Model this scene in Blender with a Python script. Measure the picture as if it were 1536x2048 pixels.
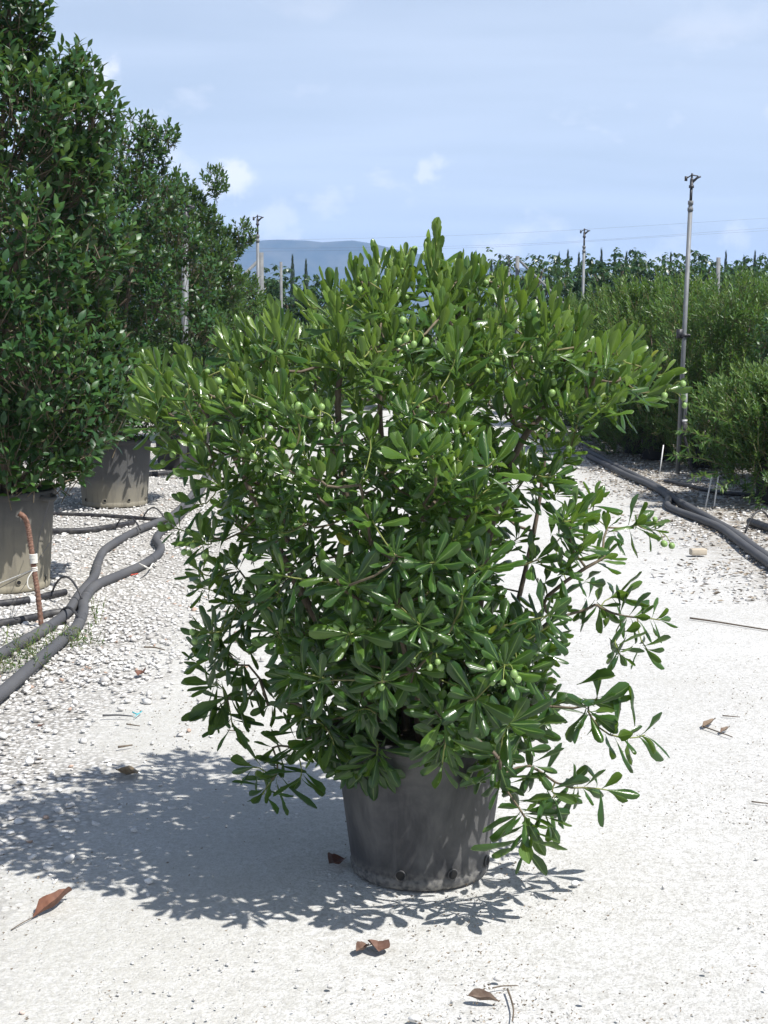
import bpy, math, random
import numpy as np
from mathutils import Vector, Matrix
from mathutils.bvhtree import BVHTree
from mathutils import noise as mnoise

SC = bpy.context.scene
COL = SC.collection
for _o in list(bpy.data.objects):
    bpy.data.objects.remove(_o)

# ------------------------------------------------------------------ camera
HC, PITCH, F = 1.70, math.radians(7.05), 2900.0
cam_d = bpy.data.cameras.new('camera')
cam = bpy.data.objects.new('camera', cam_d)
COL.objects.link(cam)
cam.location = (0, 0, HC)
cam.rotation_euler = (math.radians(90) - PITCH, 0, 0)
cam_d.sensor_fit = 'VERTICAL'
cam_d.sensor_height = 36.0
cam_d.sensor_width = 36.0
cam_d.lens = 36.0 * F / 2048.0
cam_d.clip_start = 0.05
cam_d.clip_end = 20000
SC.camera = cam

# ------------------------------------------------------------------ light
S = Vector((0.52, -0.35, 1.0)).normalized()
EL = math.asin(S.z)
AZ = math.atan2(S.x, S.y)
sun_d = bpy.data.lights.new('sun', 'SUN')
sun_d.energy = 5.0
sun_d.angle = math.radians(0.53)
sun_d.color = (1.0, 0.972, 0.925)
sun = bpy.data.objects.new('sun', sun_d)
COL.objects.link(sun)
sun.rotation_euler = S.to_track_quat('Z', 'Y').to_euler()
sun.location = (6, -3, 12)

W = bpy.data.worlds.new('World')
SC.world = W
W.use_nodes = True
wn, wl = W.node_tree.nodes, W.node_tree.links
wn.clear()


def wnode(t, **k):
    n = wn.new(t)
    for a, b in k.items():
        setattr(n, a, b)
    return n


sky = wnode('ShaderNodeTexSky', sky_type='NISHITA')
sky.sun_disc = False
sky.sun_elevation = EL
sky.sun_rotation = AZ
sky.air_density = 1.0
sky.dust_density = 1.2
sky.ozone_density = 1.6
bg = wnode('ShaderNodeBackground')
bg.inputs['Strength'].default_value = 0.075
wout = wnode('ShaderNodeOutputWorld')
tc = wnode('ShaderNodeTexCoord')
# high thin veil: direction projected on a plane overhead
sep = wnode('ShaderNodeSeparateXYZ')
wl.new(tc.outputs['Generated'], sep.inputs[0])
zc = wnode('ShaderNodeMath', operation='MAXIMUM'); zc.inputs[1].default_value = 0.03
wl.new(sep.outputs['Z'], zc.inputs[0])
zz = wnode('ShaderNodeMath', operation='ADD'); zz.inputs[1].default_value = 0.12
wl.new(zc.outputs[0], zz.inputs[0])
dv = wnode('ShaderNodeVectorMath', operation='SCALE')
inv = wnode('ShaderNodeMath', operation='DIVIDE'); inv.inputs[0].default_value = 1.0
wl.new(zz.outputs[0], inv.inputs[1])
wl.new(tc.outputs['Generated'], dv.inputs[0]); wl.new(inv.outputs[0], dv.inputs['Scale'])
mp = wnode('ShaderNodeMapping')
mp.inputs['Rotation'].default_value = (0, 0, math.radians(-14))
mp.inputs['Scale'].default_value = (0.42, 1.15, 0.0)
mp.inputs['Location'].default_value = (0.35, 0.9, 0)
wl.new(dv.outputs[0], mp.inputs['Vector'])
n1 = wnode('ShaderNodeTexNoise')
n1.inputs['Scale'].default_value = 1.5; n1.inputs['Detail'].default_value = 4; n1.inputs['Roughness'].default_value = 0.5
n1.inputs['Distortion'].default_value = 0.25
wl.new(mp.outputs[0], n1.inputs['Vector'])
r1 = wnode('ShaderNodeMapRange'); r1.inputs['From Min'].default_value = 0.30; r1.inputs['From Max'].default_value = 0.74
r1.inputs['To Min'].default_value = 0.58; r1.inputs['To Max'].default_value = 0.88
wl.new(n1.outputs['Fac'], r1.inputs['Value'])
# small heaped clouds low in the sky
mp2 = wnode('ShaderNodeMapping'); mp2.inputs['Scale'].default_value = (1.0, 1.0, 1.9)
mp2.inputs['Location'].default_value = (0.11, 0.3, 0.07)
wl.new(tc.outputs['Generated'], mp2.inputs['Vector'])
n2 = wnode('ShaderNodeTexNoise'); n2.inputs['Scale'].default_value = 11.0; n2.inputs['Detail'].default_value = 6
n2.inputs['Roughness'].default_value = 0.55
wl.new(mp2.outputs[0], n2.inputs['Vector'])
r2 = wnode('ShaderNodeMapRange'); r2.inputs['From Min'].default_value = 0.56; r2.inputs['From Max'].default_value = 0.68
r2.inputs['To Min'].default_value = 0.0; r2.inputs['To Max'].default_value = 0.65
wl.new(n2.outputs['Fac'], r2.inputs['Value'])
band = wnode('ShaderNodeMapRange'); band.inputs['From Min'].default_value = 0.24; band.inputs['From Max'].default_value = 0.10
wl.new(sep.outputs['Z'], band.inputs['Value'])
m2 = wnode('ShaderNodeMath', operation='MULTIPLY')
wl.new(r2.outputs[0], m2.inputs[0]); wl.new(band.outputs[0], m2.inputs[1])
# base paleness of a hazy summer sky
mx0 = wnode('ShaderNodeMix', data_type='RGBA')
vf = wnode('ShaderNodeMapRange', interpolation_type='SMOOTHSTEP'); vf.inputs['From Min'].default_value = 0.22; vf.inputs['From Max'].default_value = 0.75
vf.inputs['To Min'].default_value = 1.0; vf.inputs['To Max'].default_value = 0.06
wl.new(sep.outputs['Z'], vf.inputs['Value'])
vm = wnode('ShaderNodeMath', operation='MULTIPLY')
wl.new(r1.outputs[0], vm.inputs[0]); wl.new(vf.outputs[0], vm.inputs[1])
wl.new(vm.outputs[0], mx0.inputs['Factor']); wl.new(sky.outputs[0], mx0.inputs['A'])
mx0.inputs['B'].default_value = (7.6, 8.7, 10.5, 1)
# a few heaped clouds standing low over the plain, ragged by noise
n3 = wnode('ShaderNodeTexNoise'); n3.inputs['Scale'].default_value = 26.0; n3.inputs['Detail'].default_value = 6; n3.inputs['Roughness'].default_value = 0.62
wl.new(tc.outputs['Generated'], n3.inputs['Vector'])
nofs = wnode('ShaderNodeVectorMath', operation='SUBTRACT'); nofs.inputs[1].default_value = (.5, .5, .5)
wl.new(n3.outputs['Color'], nofs.inputs[0])
nsc = wnode('ShaderNodeVectorMath', operation='SCALE'); nsc.inputs['Scale'].default_value = 0.05
wl.new(nofs.outputs[0], nsc.inputs[0])
wdir = wnode('ShaderNodeVectorMath', operation='ADD')
wl.new(tc.outputs['Generated'], wdir.inputs[0]); wl.new(nsc.outputs[0], wdir.inputs[1])
acc = m2.outputs[0]
for az_, el_, rad_, amt in [(-10.6, 9.1, .020, .75), (-11.4, 8.4, .022, .6), (-5.8, 6.0, .017, .8), (-6.6, 5.6, .014, .6), (1.9, 5.9, .012, .5), (-4.4, 4.3, .016, .4), (4.4, 3.3, .018, .5), (13.4, 3.6, .014, .4), (-19, 5.2, .03, .7), (19, 5.0, .028, .6), (27, 7.5, .04, .7), (-29, 8.0, .035, .7), (40, 5, .04, .7), (-42, 6, .05, .7), (65, 7, .05, .7), (-70, 6, .06, .7), (100, 6, .05, .7), (-105, 7, .05, .7), (140, 6, .06, .7), (-150, 6, .05, .7), (178, 7, .05, .7)]:
    a_, e_ = math.radians(az_), math.radians(el_)
    dn = wnode('ShaderNodeVectorMath', operation='DISTANCE')
    dn.inputs[1].default_value = (math.sin(a_) * math.cos(e_), math.cos(a_) * math.cos(e_), math.sin(e_))
    wl.new(wdir.outputs[0], dn.inputs[0])
    rr_ = wnode('ShaderNodeMapRange', interpolation_type='SMOOTHSTEP')
    rr_.inputs['From Min'].default_value = rad_; rr_.inputs['From Max'].default_value = rad_ * .35
    rr_.inputs['To Min'].default_value = 0.0; rr_.inputs['To Max'].default_value = amt
    wl.new(dn.outputs['Value'], rr_.inputs['Value'])
    mm = wnode('ShaderNodeMath', operation='MAXIMUM')
    wl.new(acc, mm.inputs[0]); wl.new(rr_.outputs[0], mm.inputs[1])
    acc = mm.outputs[0]
mx1 = wnode('ShaderNodeMix', data_type='RGBA')
wl.new(acc, mx1.inputs['Factor']); wl.new(mx0.outputs['Result'], mx1.inputs['A'])
mx1.inputs['B'].default_value = (10.8, 10.9, 11.6, 1)
wl.new(mx1.outputs['Result'], bg.inputs['Color'])
wl.new(bg.outputs[0], wout.inputs['Surface'])

SC.view_settings.view_transform = 'Standard'
SC.view_settings.look = 'None'
SC.view_settings.exposure = 0.44
SC.view_settings.gamma = 1.0
SC.view_settings.use_curve_mapping = False
SC.render.engine = 'CYCLES'
SC.cycles.use_denoising = True
SC.cycles.max_bounces = 7
SC.cycles.diffuse_bounces = 3
SC.cycles.glossy_bounces = 2
SC.cycles.transmission_bounces = 4
SC.cycles.volume_bounces = 1

# ------------------------------------------------------------------ pixel helpers
CP, SP = math.cos(PITCH), math.sin(PITCH)


def ray(u, v):
    x, y = (u - 768.0) / F, -(v - 1024.0) / F
    return np.array([x, CP + y * SP, -SP + y * CP])


def ground(u, v, z=0.0):
    d = ray(u, v)
    return np.array([0, 0, HC]) + d * ((z - HC) / d[2])


def at(u, v, Y):
    d = ray(u, v)
    return np.array([0, 0, HC]) + d * (Y / d[1])


CAM = np.array([0, 0, HC])

# ------------------------------------------------------------------ mesh helpers


class MB:
    """collects vertices / faces with a per-vertex tint and uv, builds ONE mesh object"""

    def __init__(self):
        self.v, self.f, self.t, self.uv, self.n = [], [], [], [], 0

    def add(self, v, faces, tint=0.0, uv=None):
        v = np.asarray(v, float)
        self.v.append(v)
        self.f.append([np.asarray(q) + self.n for q in faces] if isinstance(faces, list) and len(faces) and np.ndim(faces[0]) == 1
                      else np.asarray(faces) + self.n)
        self.t.append(np.full(len(v), tint) if np.isscalar(tint) else np.asarray(tint, float))
        self.uv.append(np.zeros((len(v), 2)) if uv is None else np.asarray(uv, float))
        self.n += len(v)
        return self

    def mesh(self, name, mat, smooth=True):
        v = np.concatenate(self.v)
        loops, starts, tot, c = [], [], [], 0
        for q in self.f:
            if isinstance(q, list):
                for p in q:
                    loops.append(p); starts.append(np.array([c])); tot.append(np.array([len(p)])); c += len(p)
            else:
                k = q.shape[1]
                loops.append(q.ravel()); starts.append(c + np.arange(len(q)) * k); tot.append(np.full(len(q), k)); c += q.size
        loops = np.concatenate(loops).astype(np.int32)
        starts = np.concatenate(starts).astype(np.int32)
        me = bpy.data.meshes.new(name)
        me.vertices.add(len(v)); me.vertices.foreach_set('co', v.astype(np.float32).ravel())
        me.loops.add(len(loops)); me.loops.foreach_set('vertex_index', loops)
        me.polygons.add(len(starts)); me.polygons.foreach_set('loop_start', starts)
        if smooth:
            me.polygons.foreach_set('use_smooth', np.ones(len(starts), dtype=bool))
        a = me.attributes.new('tint', 'FLOAT', 'POINT')
        a.data.foreach_set('value', np.concatenate(self.t).astype(np.float32))
        uvv = np.concatenate(self.uv)
        ul = me.uv_layers.new(name='UVMap')
        ul.uv.foreach_set('vector', uvv[loops].astype(np.float32).ravel())
        me.update(calc_edges=True)
        me.validate()
        if mat:
            me.materials.append(mat)
        return me

    def build(self, name, mat, parent=None, smooth=True, loc=None):
        o = bpy.data.objects.new(name, self.mesh(name, mat, smooth))
        COL.objects.link(o)
        if parent:
            o.parent = parent
        if loc is not None:
            o.location = loc
        return o


def empty(name, loc, label, cat, group=None, rz=0.0):
    o = bpy.data.objects.new(name, None)
    COL.objects.link(o)
    o.empty_display_size = 0.2
    o.location = loc
    o.rotation_euler = (0, 0, rz)
    return tag(o, label, cat, group)


def tag(o, label=None, cat=None, group=None, kind=None):
    if label: o['label'] = label
    if cat: o['category'] = cat
    if group: o['group'] = group
    if kind: o['kind'] = kind
    return o


def link_mesh(name, me, parent=None, M=None, loc=None):
    o = bpy.data.objects.new(name, me)
    COL.objects.link(o)
    if parent: o.parent = parent
    if M is not None: o.matrix_basis = M
    if loc is not None: o.location = loc
    return o


def unit(v):
    v = np.asarray(v, float)
    return v / (np.linalg.norm(v) + 1e-9)


def smooth_path(pts, n=6):
    P = [np.asarray(p, float) for p in pts]
    P = [2 * P[0] - P[1]] + P + [2 * P[-1] - P[-2]]
    out = []
    for i in range(1, len(P) - 2):
        for k in range(n):
            t = k / n
            a, b, c, d = P[i - 1], P[i], P[i + 1], P[i + 2]
            out.append(.5 * ((2 * b) + (-a + c) * t + (2 * a - 5 * b + 4 * c - d) * t * t + (-a + 3 * b - 3 * c + d) * t ** 3))
    out.append(P[-2])
    return np.array(out)


def tube(pts, rad, sides=8, caps=True):
    pts = np.asarray(pts, float)
    n = len(pts)
    rad = np.full(n, rad) if np.isscalar(rad) else np.asarray(rad)
    tan = np.gradient(pts, axis=0)
    tan /= np.linalg.norm(tan, axis=1)[:, None] + 1e-9
    ref = np.array([0, 0, 1.0]) if abs(tan[0][2]) < .9 else np.array([1.0, 0, 0])
    u = unit(np.cross(tan[0], ref))
    ang = np.linspace(0, 2 * np.pi, sides, endpoint=False)
    vs = []
    for i in range(n):
        u = unit(u - tan[i] * np.dot(u, tan[i]))
        w = np.cross(tan[i], u)
        vs.append(pts[i] + rad[i] * (np.cos(ang)[:, None] * u + np.sin(ang)[:, None] * w))
    v = np.concatenate(vs)
    i = np.arange(n - 1)[:, None] * sides
    j = np.arange(sides)[None, :]
    k = (j + 1) % sides
    q = np.stack([i + j, i + k, i + sides + k, i + sides + j], -1).reshape(-1, 4)
    faces = [r for r in q]
    if caps:
        faces.append(np.arange(sides)[::-1])
        faces.append(np.arange(sides) + (n - 1) * sides)
    return v, faces


def tube_q(pts, rad, sides=5):
    v, f = tube(pts, rad, sides, caps=False)
    return v, np.array(f)


def lathe(prof, seg=32, wob=0.0, seed=0):
    prof = np.asarray(prof, float)
    ang = np.linspace(0, 2 * np.pi, seg, endpoint=False)
    rs = np.random.RandomState(seed)
    w = 1 + wob * (np.sin(2 * ang + rs.rand() * 6) * .6 + np.sin(3 * ang + rs.rand() * 6) * .4)
    v = np.concatenate([np.stack([r * np.cos(ang) * w, r * np.sin(ang) * w, np.full(seg, z)], 1) for r, z in prof])
    i = np.arange(len(prof) - 1)[:, None] * seg
    j = np.arange(seg)[None]
    k = (j + 1) % seg
    return v, np.stack([i + j, i + k, i + seg + k, i + seg + j], -1).reshape(-1, 4)


def box(c, s, rz=0.0):
    x, y, z = np.array(s) / 2
    v = np.array([[-x, -y, -z], [x, -y, -z], [x, y, -z], [-x, y, -z], [-x, -y, z], [x, -y, z], [x, y, z], [-x, y, z]])
    R = np.array([[math.cos(rz), -math.sin(rz), 0], [math.sin(rz), math.cos(rz), 0], [0, 0, 1]])
    return v @ R.T + np.array(c), np.array([[0, 3, 2, 1], [4, 5, 6, 7], [0, 1, 5, 4], [1, 2, 6, 5], [2, 3, 7, 6], [3, 0, 4, 7]])


def ico():
    p = (1 + 5 ** .5) / 2
    v = np.array([[-1, p, 0], [1, p, 0], [-1, -p, 0], [1, -p, 0], [0, -1, p], [0, 1, p], [0, -1, -p], [0, 1, -p], [p, 0, -1], [p, 0, 1], [-p, 0, -1], [-p, 0, 1]])
    f = np.array([[0, 11, 5], [0, 5, 1], [0, 1, 7], [0, 7, 10], [0, 10, 11], [1, 5, 9], [5, 11, 4], [11, 10, 2], [10, 7, 6], [7, 1, 8], [3, 9, 4], [3, 4, 2], [3, 2, 6], [3, 6, 8], [3, 8, 9], [4, 9, 5], [2, 4, 11], [6, 2, 10], [8, 6, 7], [9, 8, 1]])
    return v / np.linalg.norm(v[0]), f


def sphere(seg=12, rings=8):
    prof = [(max(math.sin(math.pi * i / rings), 1e-3), -math.cos(math.pi * i / rings)) for i in range(rings + 1)]
    return lathe(prof, seg)


# ------------------------------------------------------------------ materials


class Mat:
    def __init__(self, name):
        self.m = bpy.data.materials.new(name)
        self.m.use_nodes = True
        self.n, self.l = self.m.node_tree.nodes, self.m.node_tree.links
        self.p = self.n['Principled BSDF']

    def node(self, t, ins=None, **k):
        n = self.n.new(t)
        for a, b in k.items():
            setattr(n, a, b)
        for a, b in (ins or {}).items():
            self.set(n.inputs[a], b)
        return n

    def set(self, sock, val):
        if isinstance(val, bpy.types.NodeSocket):
            self.l.new(val, sock)
        else:
            if hasattr(sock.default_value, '__len__') and not hasattr(val, '__len__'):
                val = (val,) * len(sock.default_value)
            if hasattr(val, '__len__') and len(val) == 3 and len(sock.default_value) == 4:
                val = tuple(val) + (1,)
            sock.default_value = val

    def noise(self, scale, detail=3, rough=.5, coord='Object', sc=None, dist=0.0):
        c = self.node('ShaderNodeTexCoord').outputs[coord]
        if sc:
            mp = self.node('ShaderNodeMapping', {'Vector': c, 'Scale': sc})
            c = mp.outputs[0]
        return self.node('ShaderNodeTexNoise', {'Vector': c, 'Scale': scale, 'Detail': detail, 'Roughness': rough, 'Distortion': dist}).outputs['Fac']

    def ramp(self, fac, stops):
        r = self.node('ShaderNodeValToRGB', {'Fac': fac})
        e = r.color_ramp.elements
        while len(e) < len(stops):
            e.new(.5)
        for q, (p, c) in zip(e, stops):
            q.position = p
            q.color = tuple(c) + (1,) if len(c) == 3 else c
        return r.outputs['Color']

    def rng(self, fac, a, b, c=0.0, d=1.0):
        return self.node('ShaderNodeMapRange', {'Value': fac, 'From Min': a, 'From Max': b, 'To Min': c, 'To Max': d}).outputs[0]

    def mix(self, fac, a, b, mode='MIX'):
        n = self.node('ShaderNodeMix', data_type='RGBA', blend_type=mode)
        self.set(n.inputs['Factor'], fac); self.set(n.inputs['A'], a); self.set(n.inputs['B'], b)
        return n.outputs['Result']

    def math(self, op, a, b=0.0):
        n = self.node('ShaderNodeMath', operation=op)
        self.set(n.inputs[0], a); self.set(n.inputs[1], b)
        return n.outputs[0]

    def bump(self, h, strength=.3, dist=.01, normal=None):
        n = self.node('ShaderNodeBump', {'Height': h, 'Strength': strength, 'Distance': dist})
        if normal: self.l.new(normal, n.inputs['Normal'])
        return n.outputs[0]

    def fin(self, color=None, rough=None, normal=None, metal=None, spec=None):
        if color is not None: self.set(self.p.inputs['Base Color'], color)
        if rough is not None: self.set(self.p.inputs['Roughness'], rough)
        if metal is not None: self.set(self.p.inputs['Metallic'], metal)
        if spec is not None: self.set(self.p.inputs['Specular IOR Level'], spec)
        if normal is not None: self.l.new(normal, self.p.inputs['Normal'])
        return self.m


def leaf_mat(name, stops, back, midrib=None, rough=.33, trans=.3, tcol=(.22, .36, .03), spec=.5, coat=0.0):
    m = Mat(name)
    t = m.node('ShaderNodeAttribute', attribute_name='tint').outputs['Fac']
    ri = m.node('ShaderNodeObjectInfo').outputs['Random']
    t = m.math('ADD', t, m.rng(ri, 0, 1, -.07, .07))
    c = m.ramp(t, stops)
    c = m.mix(m.rng(ri, 0, 1, 0, .45), c, (.78, .86, .80), 'MULTIPLY')
    nz = m.noise(9.0, 3)
    c = m.mix(m.rng(nz, .3, .7, 0, .5), c, (.55, .62, .55), 'MULTIPLY')
    if midrib:
        uv = m.node('ShaderNodeSeparateXYZ', {0: m.node('ShaderNodeUVMap').outputs[0]})
        d = m.math('ABSOLUTE', m.math('SUBTRACT', uv.outputs['X'], .5))
        taper = m.rng(uv.outputs['Y'], 0, 1, .085, .012)
        mask = m.math('MULTIPLY', m.math('LESS_THAN', d, taper), .6)
        c = m.mix(mask, c, midrib)
        vein = m.math('SINE', m.math('MULTIPLY', m.math('SUBTRACT', uv.outputs['Y'], m.math('MULTIPLY', d, .8)), 62.0))
        nrm = m.bump(vein, .10, .002)
        m.l.new(nrm, m.p.inputs['Normal'])
    geo = m.node('ShaderNodeNewGeometry')
    c2 = m.mix(geo.outputs['Backfacing'], c, m.mix(.5, c, back))
    m.fin(c2, m.rng(geo.outputs['Backfacing'], 0, 1, rough, .6), spec=spec)
    if coat:
        m.p.inputs['Coat Weight'].default_value = coat
        m.p.inputs['Coat Roughness'].default_value = .12
    tr = m.node('ShaderNodeBsdfTranslucent')
    m.set(tr.inputs['Color'], m.mix(.55, c, tcol))
    mx = m.node('ShaderNodeMixShader', {'Fac': trans})
    m.l.new(m.p.outputs[0], mx.inputs[1]); m.l.new(tr.outputs[0], mx.inputs[2])
    m.l.new(mx.outputs[0], m.n['Material Output'].inputs['Surface'])
    return m.m


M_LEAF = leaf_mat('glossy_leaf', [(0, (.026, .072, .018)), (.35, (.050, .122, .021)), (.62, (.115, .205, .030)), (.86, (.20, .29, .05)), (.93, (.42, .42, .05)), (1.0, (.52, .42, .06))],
                  (.13, .20, .075), (.24, .36, .10), rough=.30, trans=.36, coat=.25)
M_HOLLY = leaf_mat('holly_leaf', [(0, (.016, .046, .018)), (.4, (.030, .085, .028)), (.75, (.060, .140, .035)), (1, (.14, .22, .045))],
                   (.07, .12, .05), None, rough=.40, trans=.2, spec=.42)
M_FINE = leaf_mat('small_leaf', [(0, (.022, .058, .022)), (.4, (.045, .105, .03)), (.75, (.085, .165, .035)), (1, (.15, .21, .06))],
                  (.10, .15, .07), None, rough=.42, trans=.25)
M_WILLOW = leaf_mat('narrow_leaf', [(0, (.022, .066, .018)), (.4, (.045, .118, .024)), (.75, (.090, .185, .036)), (1, (.17, .24, .06))],
                    (.13, .18, .08), None, rough=.42, trans=.3)
M_TREELEAF = leaf_mat('drooping_leaf', [(0, (.018, .045, .02)), (.4, (.030, .075, .026)), (.8, (.055, .11, .035)), (1, (.10, .15, .05))],
                      (.06, .10, .05), None, rough=.36, trans=.18)
M_CYP = leaf_mat('cypress_foliage', [(0, (.010, .026, .014)), (1, (.025, .05, .022))], (.02, .04, .02), None, rough=.7, trans=.05)

m = Mat('bark')
t = m.node('ShaderNodeAttribute', attribute_name='tint').outputs['Fac']
c = m.ramp(t, [(0, (.15, .115, .085)), (.5, (.17, .14, .085)), (.8, (.22, .24, .07)), (1, (.30, .38, .09))])
nz = m.noise(60, 4, sc=(1, 1, .35))
M_BARK = m.fin(m.mix(m.rng(nz, .3, .7, 0, .75), c, (.45, .42, .40), 'MULTIPLY'), .75, m.bump(nz, .5, .004))

m = Mat('green_fruit')
nz = m.noise(45, 2)
M_FRUIT = m.fin(m.mix(m.rng(nz, .35, .65), (.17, .29, .08), (.25, .37, .12)), .42)

m = Mat('black_plastic')
nz = m.noise(7, 5, .62, sc=(1, 1, .55), dist=.4); nz2 = m.noise(60, 3); nz3 = m.noise(16, 4, .6, sc=(2.2, 2.2, .22))
zz_ = m.node('ShaderNodeSeparateXYZ', {0: m.node('ShaderNodeTexCoord').outputs['Object']}).outputs['Z']
c = m.mix(m.rng(nz, .42, .70), (.052, .052, .055), (.135, .133, .130))
c = m.mix(m.rng(nz3, .54, .76, 0, .4), c, (.14, .138, .135))
c = m.mix(m.math('MULTIPLY', m.rng(zz_, .07, .0), m.rng(nz2, .35, .6)), c, (.22, .21, .19))
M_POT = m.fin(c, m.rng(nz, .3, .7, .55, .82), m.bump(nz2, .25, .003), spec=.3)

m = Mat('dusty_plastic')
nz = m.noise(5, 5, .6, dist=.3); nz2 = m.noise(70, 3); nz3 = m.noise(11, 4, .6, sc=(2, 2, .25))
zz_ = m.node('ShaderNodeSeparateXYZ', {0: m.node('ShaderNodeTexCoord').outputs['Object']}).outputs['Z']
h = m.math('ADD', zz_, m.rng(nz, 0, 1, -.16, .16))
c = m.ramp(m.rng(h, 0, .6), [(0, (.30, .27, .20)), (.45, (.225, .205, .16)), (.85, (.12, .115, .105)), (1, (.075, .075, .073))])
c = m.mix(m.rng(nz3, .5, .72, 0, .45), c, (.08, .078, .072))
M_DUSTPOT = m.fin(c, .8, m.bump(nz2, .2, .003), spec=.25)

m = Mat('grey_dusty_plastic')
nz = m.noise(5, 5, .6, dist=.3); nz2 = m.noise(70, 3); nz3 = m.noise(11, 4, .6, sc=(2, 2, .25))
zz_ = m.node('ShaderNodeSeparateXYZ', {0: m.node('ShaderNodeTexCoord').outputs['Object']}).outputs['Z']
h = m.math('ADD', zz_, m.rng(nz, 0, 1, -.12, .12))
c = m.ramp(m.rng(h, 0, .6), [(0, (.27, .245, .19)), (.28, (.20, .185, .15)), (.5, (.10, .10, .098)), (1, (.06, .06, .062))])
c = m.mix(m.rng(nz3, .5, .72, 0, .45), c, (.06, .06, .058))
M_GREYPOT = m.fin(c, .75, m.bump(nz2, .2, .003), spec=.25)
m = Mat('dark_pot')
nz = m.noise(6, 4)
M_DARKPOT = m.fin(m.mix(m.rng(nz, .35, .7), (.02, .02, .021), (.055, .052, .048)), .7, spec=.3)

m = Mat('soil')
nz = m.noise(40, 4)
M_SOIL = m.fin(m.ramp(nz, [(.3, (.025, .018, .012)), (.7, (.085, .06, .04))]), .95, m.bump(nz, .8, .02))

m = Mat('hole_shade')
M_HOLE_SHADE = m.fin((.008, .008, .008), .9)  # shade inside the drain holes, painted as a near-black colour

m = Mat('hose_rubber')
nz = m.noise(2.2, 3); nz2 = m.noise(90, 2)
M_HOSE = m.fin(m.mix(m.rng(nz, .3, .7), (.072, .074, .082), (.105, .105, .108)), .7, m.bump(nz2, .15, .002), spec=.3)
m = Mat('black_pipe')
nz = m.noise(20, 4)
M_PIPE = m.fin(m.mix(m.rng(nz, .45, .75), (.022, .022, .026), (.10, .095, .09)), .55)

m = Mat('galvanised_steel')
nz = m.noise(30, 4, sc=(1, 1, .3))
M_STEEL = m.fin(m.mix(m.rng(nz, .3, .7), (.13, .14, .15), (.20, .21, .22)), .6, metal=.15)
m = Mat('dark_metal')
M_DKMETAL = m.fin((.05, .05, .055), .5, metal=.4)
m = Mat('grey_post')
nz = m.noise(12, 4)
M_POST = m.fin(m.mix(m.rng(nz, .3, .7), (.13, .138, .145), (.19, .195, .195)), .8)
m = Mat('rust')
nz = m.noise(70, 4)
M_RUST = m.fin(m.ramp(nz, [(.3, (.10, .055, .04)), (.55, (.20, .105, .07)), (.75, (.30, .21, .17))]), .85, m.bump(nz, .4, .002))
m = Mat('white_twine')
M_TWINE = m.fin((.72, .70, .64), .8)
m = Mat('white_plastic')
M_WHITE = m.fin((.68, .68, .68), .5)
m = Mat('cyan_plastic')
M_CYAN = m.fin((.05, .42, .48), .5)
m = Mat('red_plastic')
M_RED = m.fin((.50, .07, .04), .6)
m = Mat('cable')
M_CABLE = m.fin((.10, .10, .11), .6)
m = Mat('brick_clay')
nz = m.noise(40, 4)
M_BRICK = m.fin(m.mix(nz, (.40, .34, .26), (.52, .46, .37)), .9, m.bump(nz, .4, .004))

m = Mat('dead_leaf')
t = m.node('ShaderNodeAttribute', attribute_name='tint').outputs['Fac']
nz = m.noise(55, 4)
c = m.ramp(t, [(0, (.17, .075, .045)), (.4, (.16, .078, .055)), (.7, (.16, .115, .085)), (1, (.28, .22, .14))])
uv = m.node('ShaderNodeSeparateXYZ', {0: m.node('ShaderNodeUVMap').outputs[0]})
d = m.math('ABSOLUTE', m.math('SUBTRACT', uv.outputs['X'], .5))
c = m.mix(m.math('MULTIPLY', m.math('LESS_THAN', d, .035), .6), c, (.12, .06, .04))
M_DEAD = m.fin(m.mix(m.rng(nz, .4, .7, 0, .8), c, (.55, .42, .38), 'MULTIPLY'), .7, m.bump(nz, .4, .004))

m = Mat('pale_stone')
t = m.node('ShaderNodeAttribute', attribute_name='tint').outputs['Fac']
nz = m.noise(60, 3)
c = m.ramp(t, [(0, (.36, .345, .325)), (.3, (.53, .515, .495)), (.7, (.68, .67, .65)), (.93, (.80, .795, .78)), (1, (.46, .34, .27))])
M_STONE = m.fin(m.mix(m.rng(nz, .3, .7, 0, .35), c, (.75, .73, .70), 'MULTIPLY'), .85, m.bump(nz, .3, .004))

m = Mat('litter_bits')
t = m.node('ShaderNodeAttribute', attribute_name='tint').outputs['Fac']
M_LITTER = m.fin(m.ramp(t, [(0, (.13, .11, .09)), (.4, (.22, .18, .14)), (.75, (.30, .25, .19)), (1, (.46, .41, .34))]), .9)

# white limestone ground: chips on the left, rolled dust in the lane, litter on the right verge
m = Mat('limestone_ground')
co = m.node('ShaderNodeTexCoord').outputs['Object']
sx = m.node('ShaderNodeSeparateXYZ', {0: co})
big = m.noise(.55, 5, .6); mid = m.noise(4.5, 5, .6); fine = m.noise(38, 4, .65); grit = m.noise(120, 3, .65)
base = m.mix(m.rng(big, .35, .65), (.54, .535, .52), (.66, .66, .655))
base = m.mix(m.rng(mid, .40, .66, 0, .6), base, (.49, .485, .46))
base = m.mix(m.rng(fine, .44, .68, 0, .7), base, (.36, .35, .325))
base = m.mix(m.rng(grit, .50, .68, 0, .7), base, (.25, .24, .22))
trk = m.noise(1.0, 4, .6, sc=(1.5, .13, 1))
base = m.mix(m.rng(trk, .46, .64, 0, .35), base, (.47, .46, .43))
lft = m.rng(m.math('ADD', sx.outputs['X'], m.rng(m.noise(.9, 5, .65), 0, 1, -1.3, 1.3)), .7, -.9)
base = m.mix(m.math('MULTIPLY', lft, m.rng(m.noise(60, 3, .65), .36, .62, .1, .6)), base, (.42, .41, .37))
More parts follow.
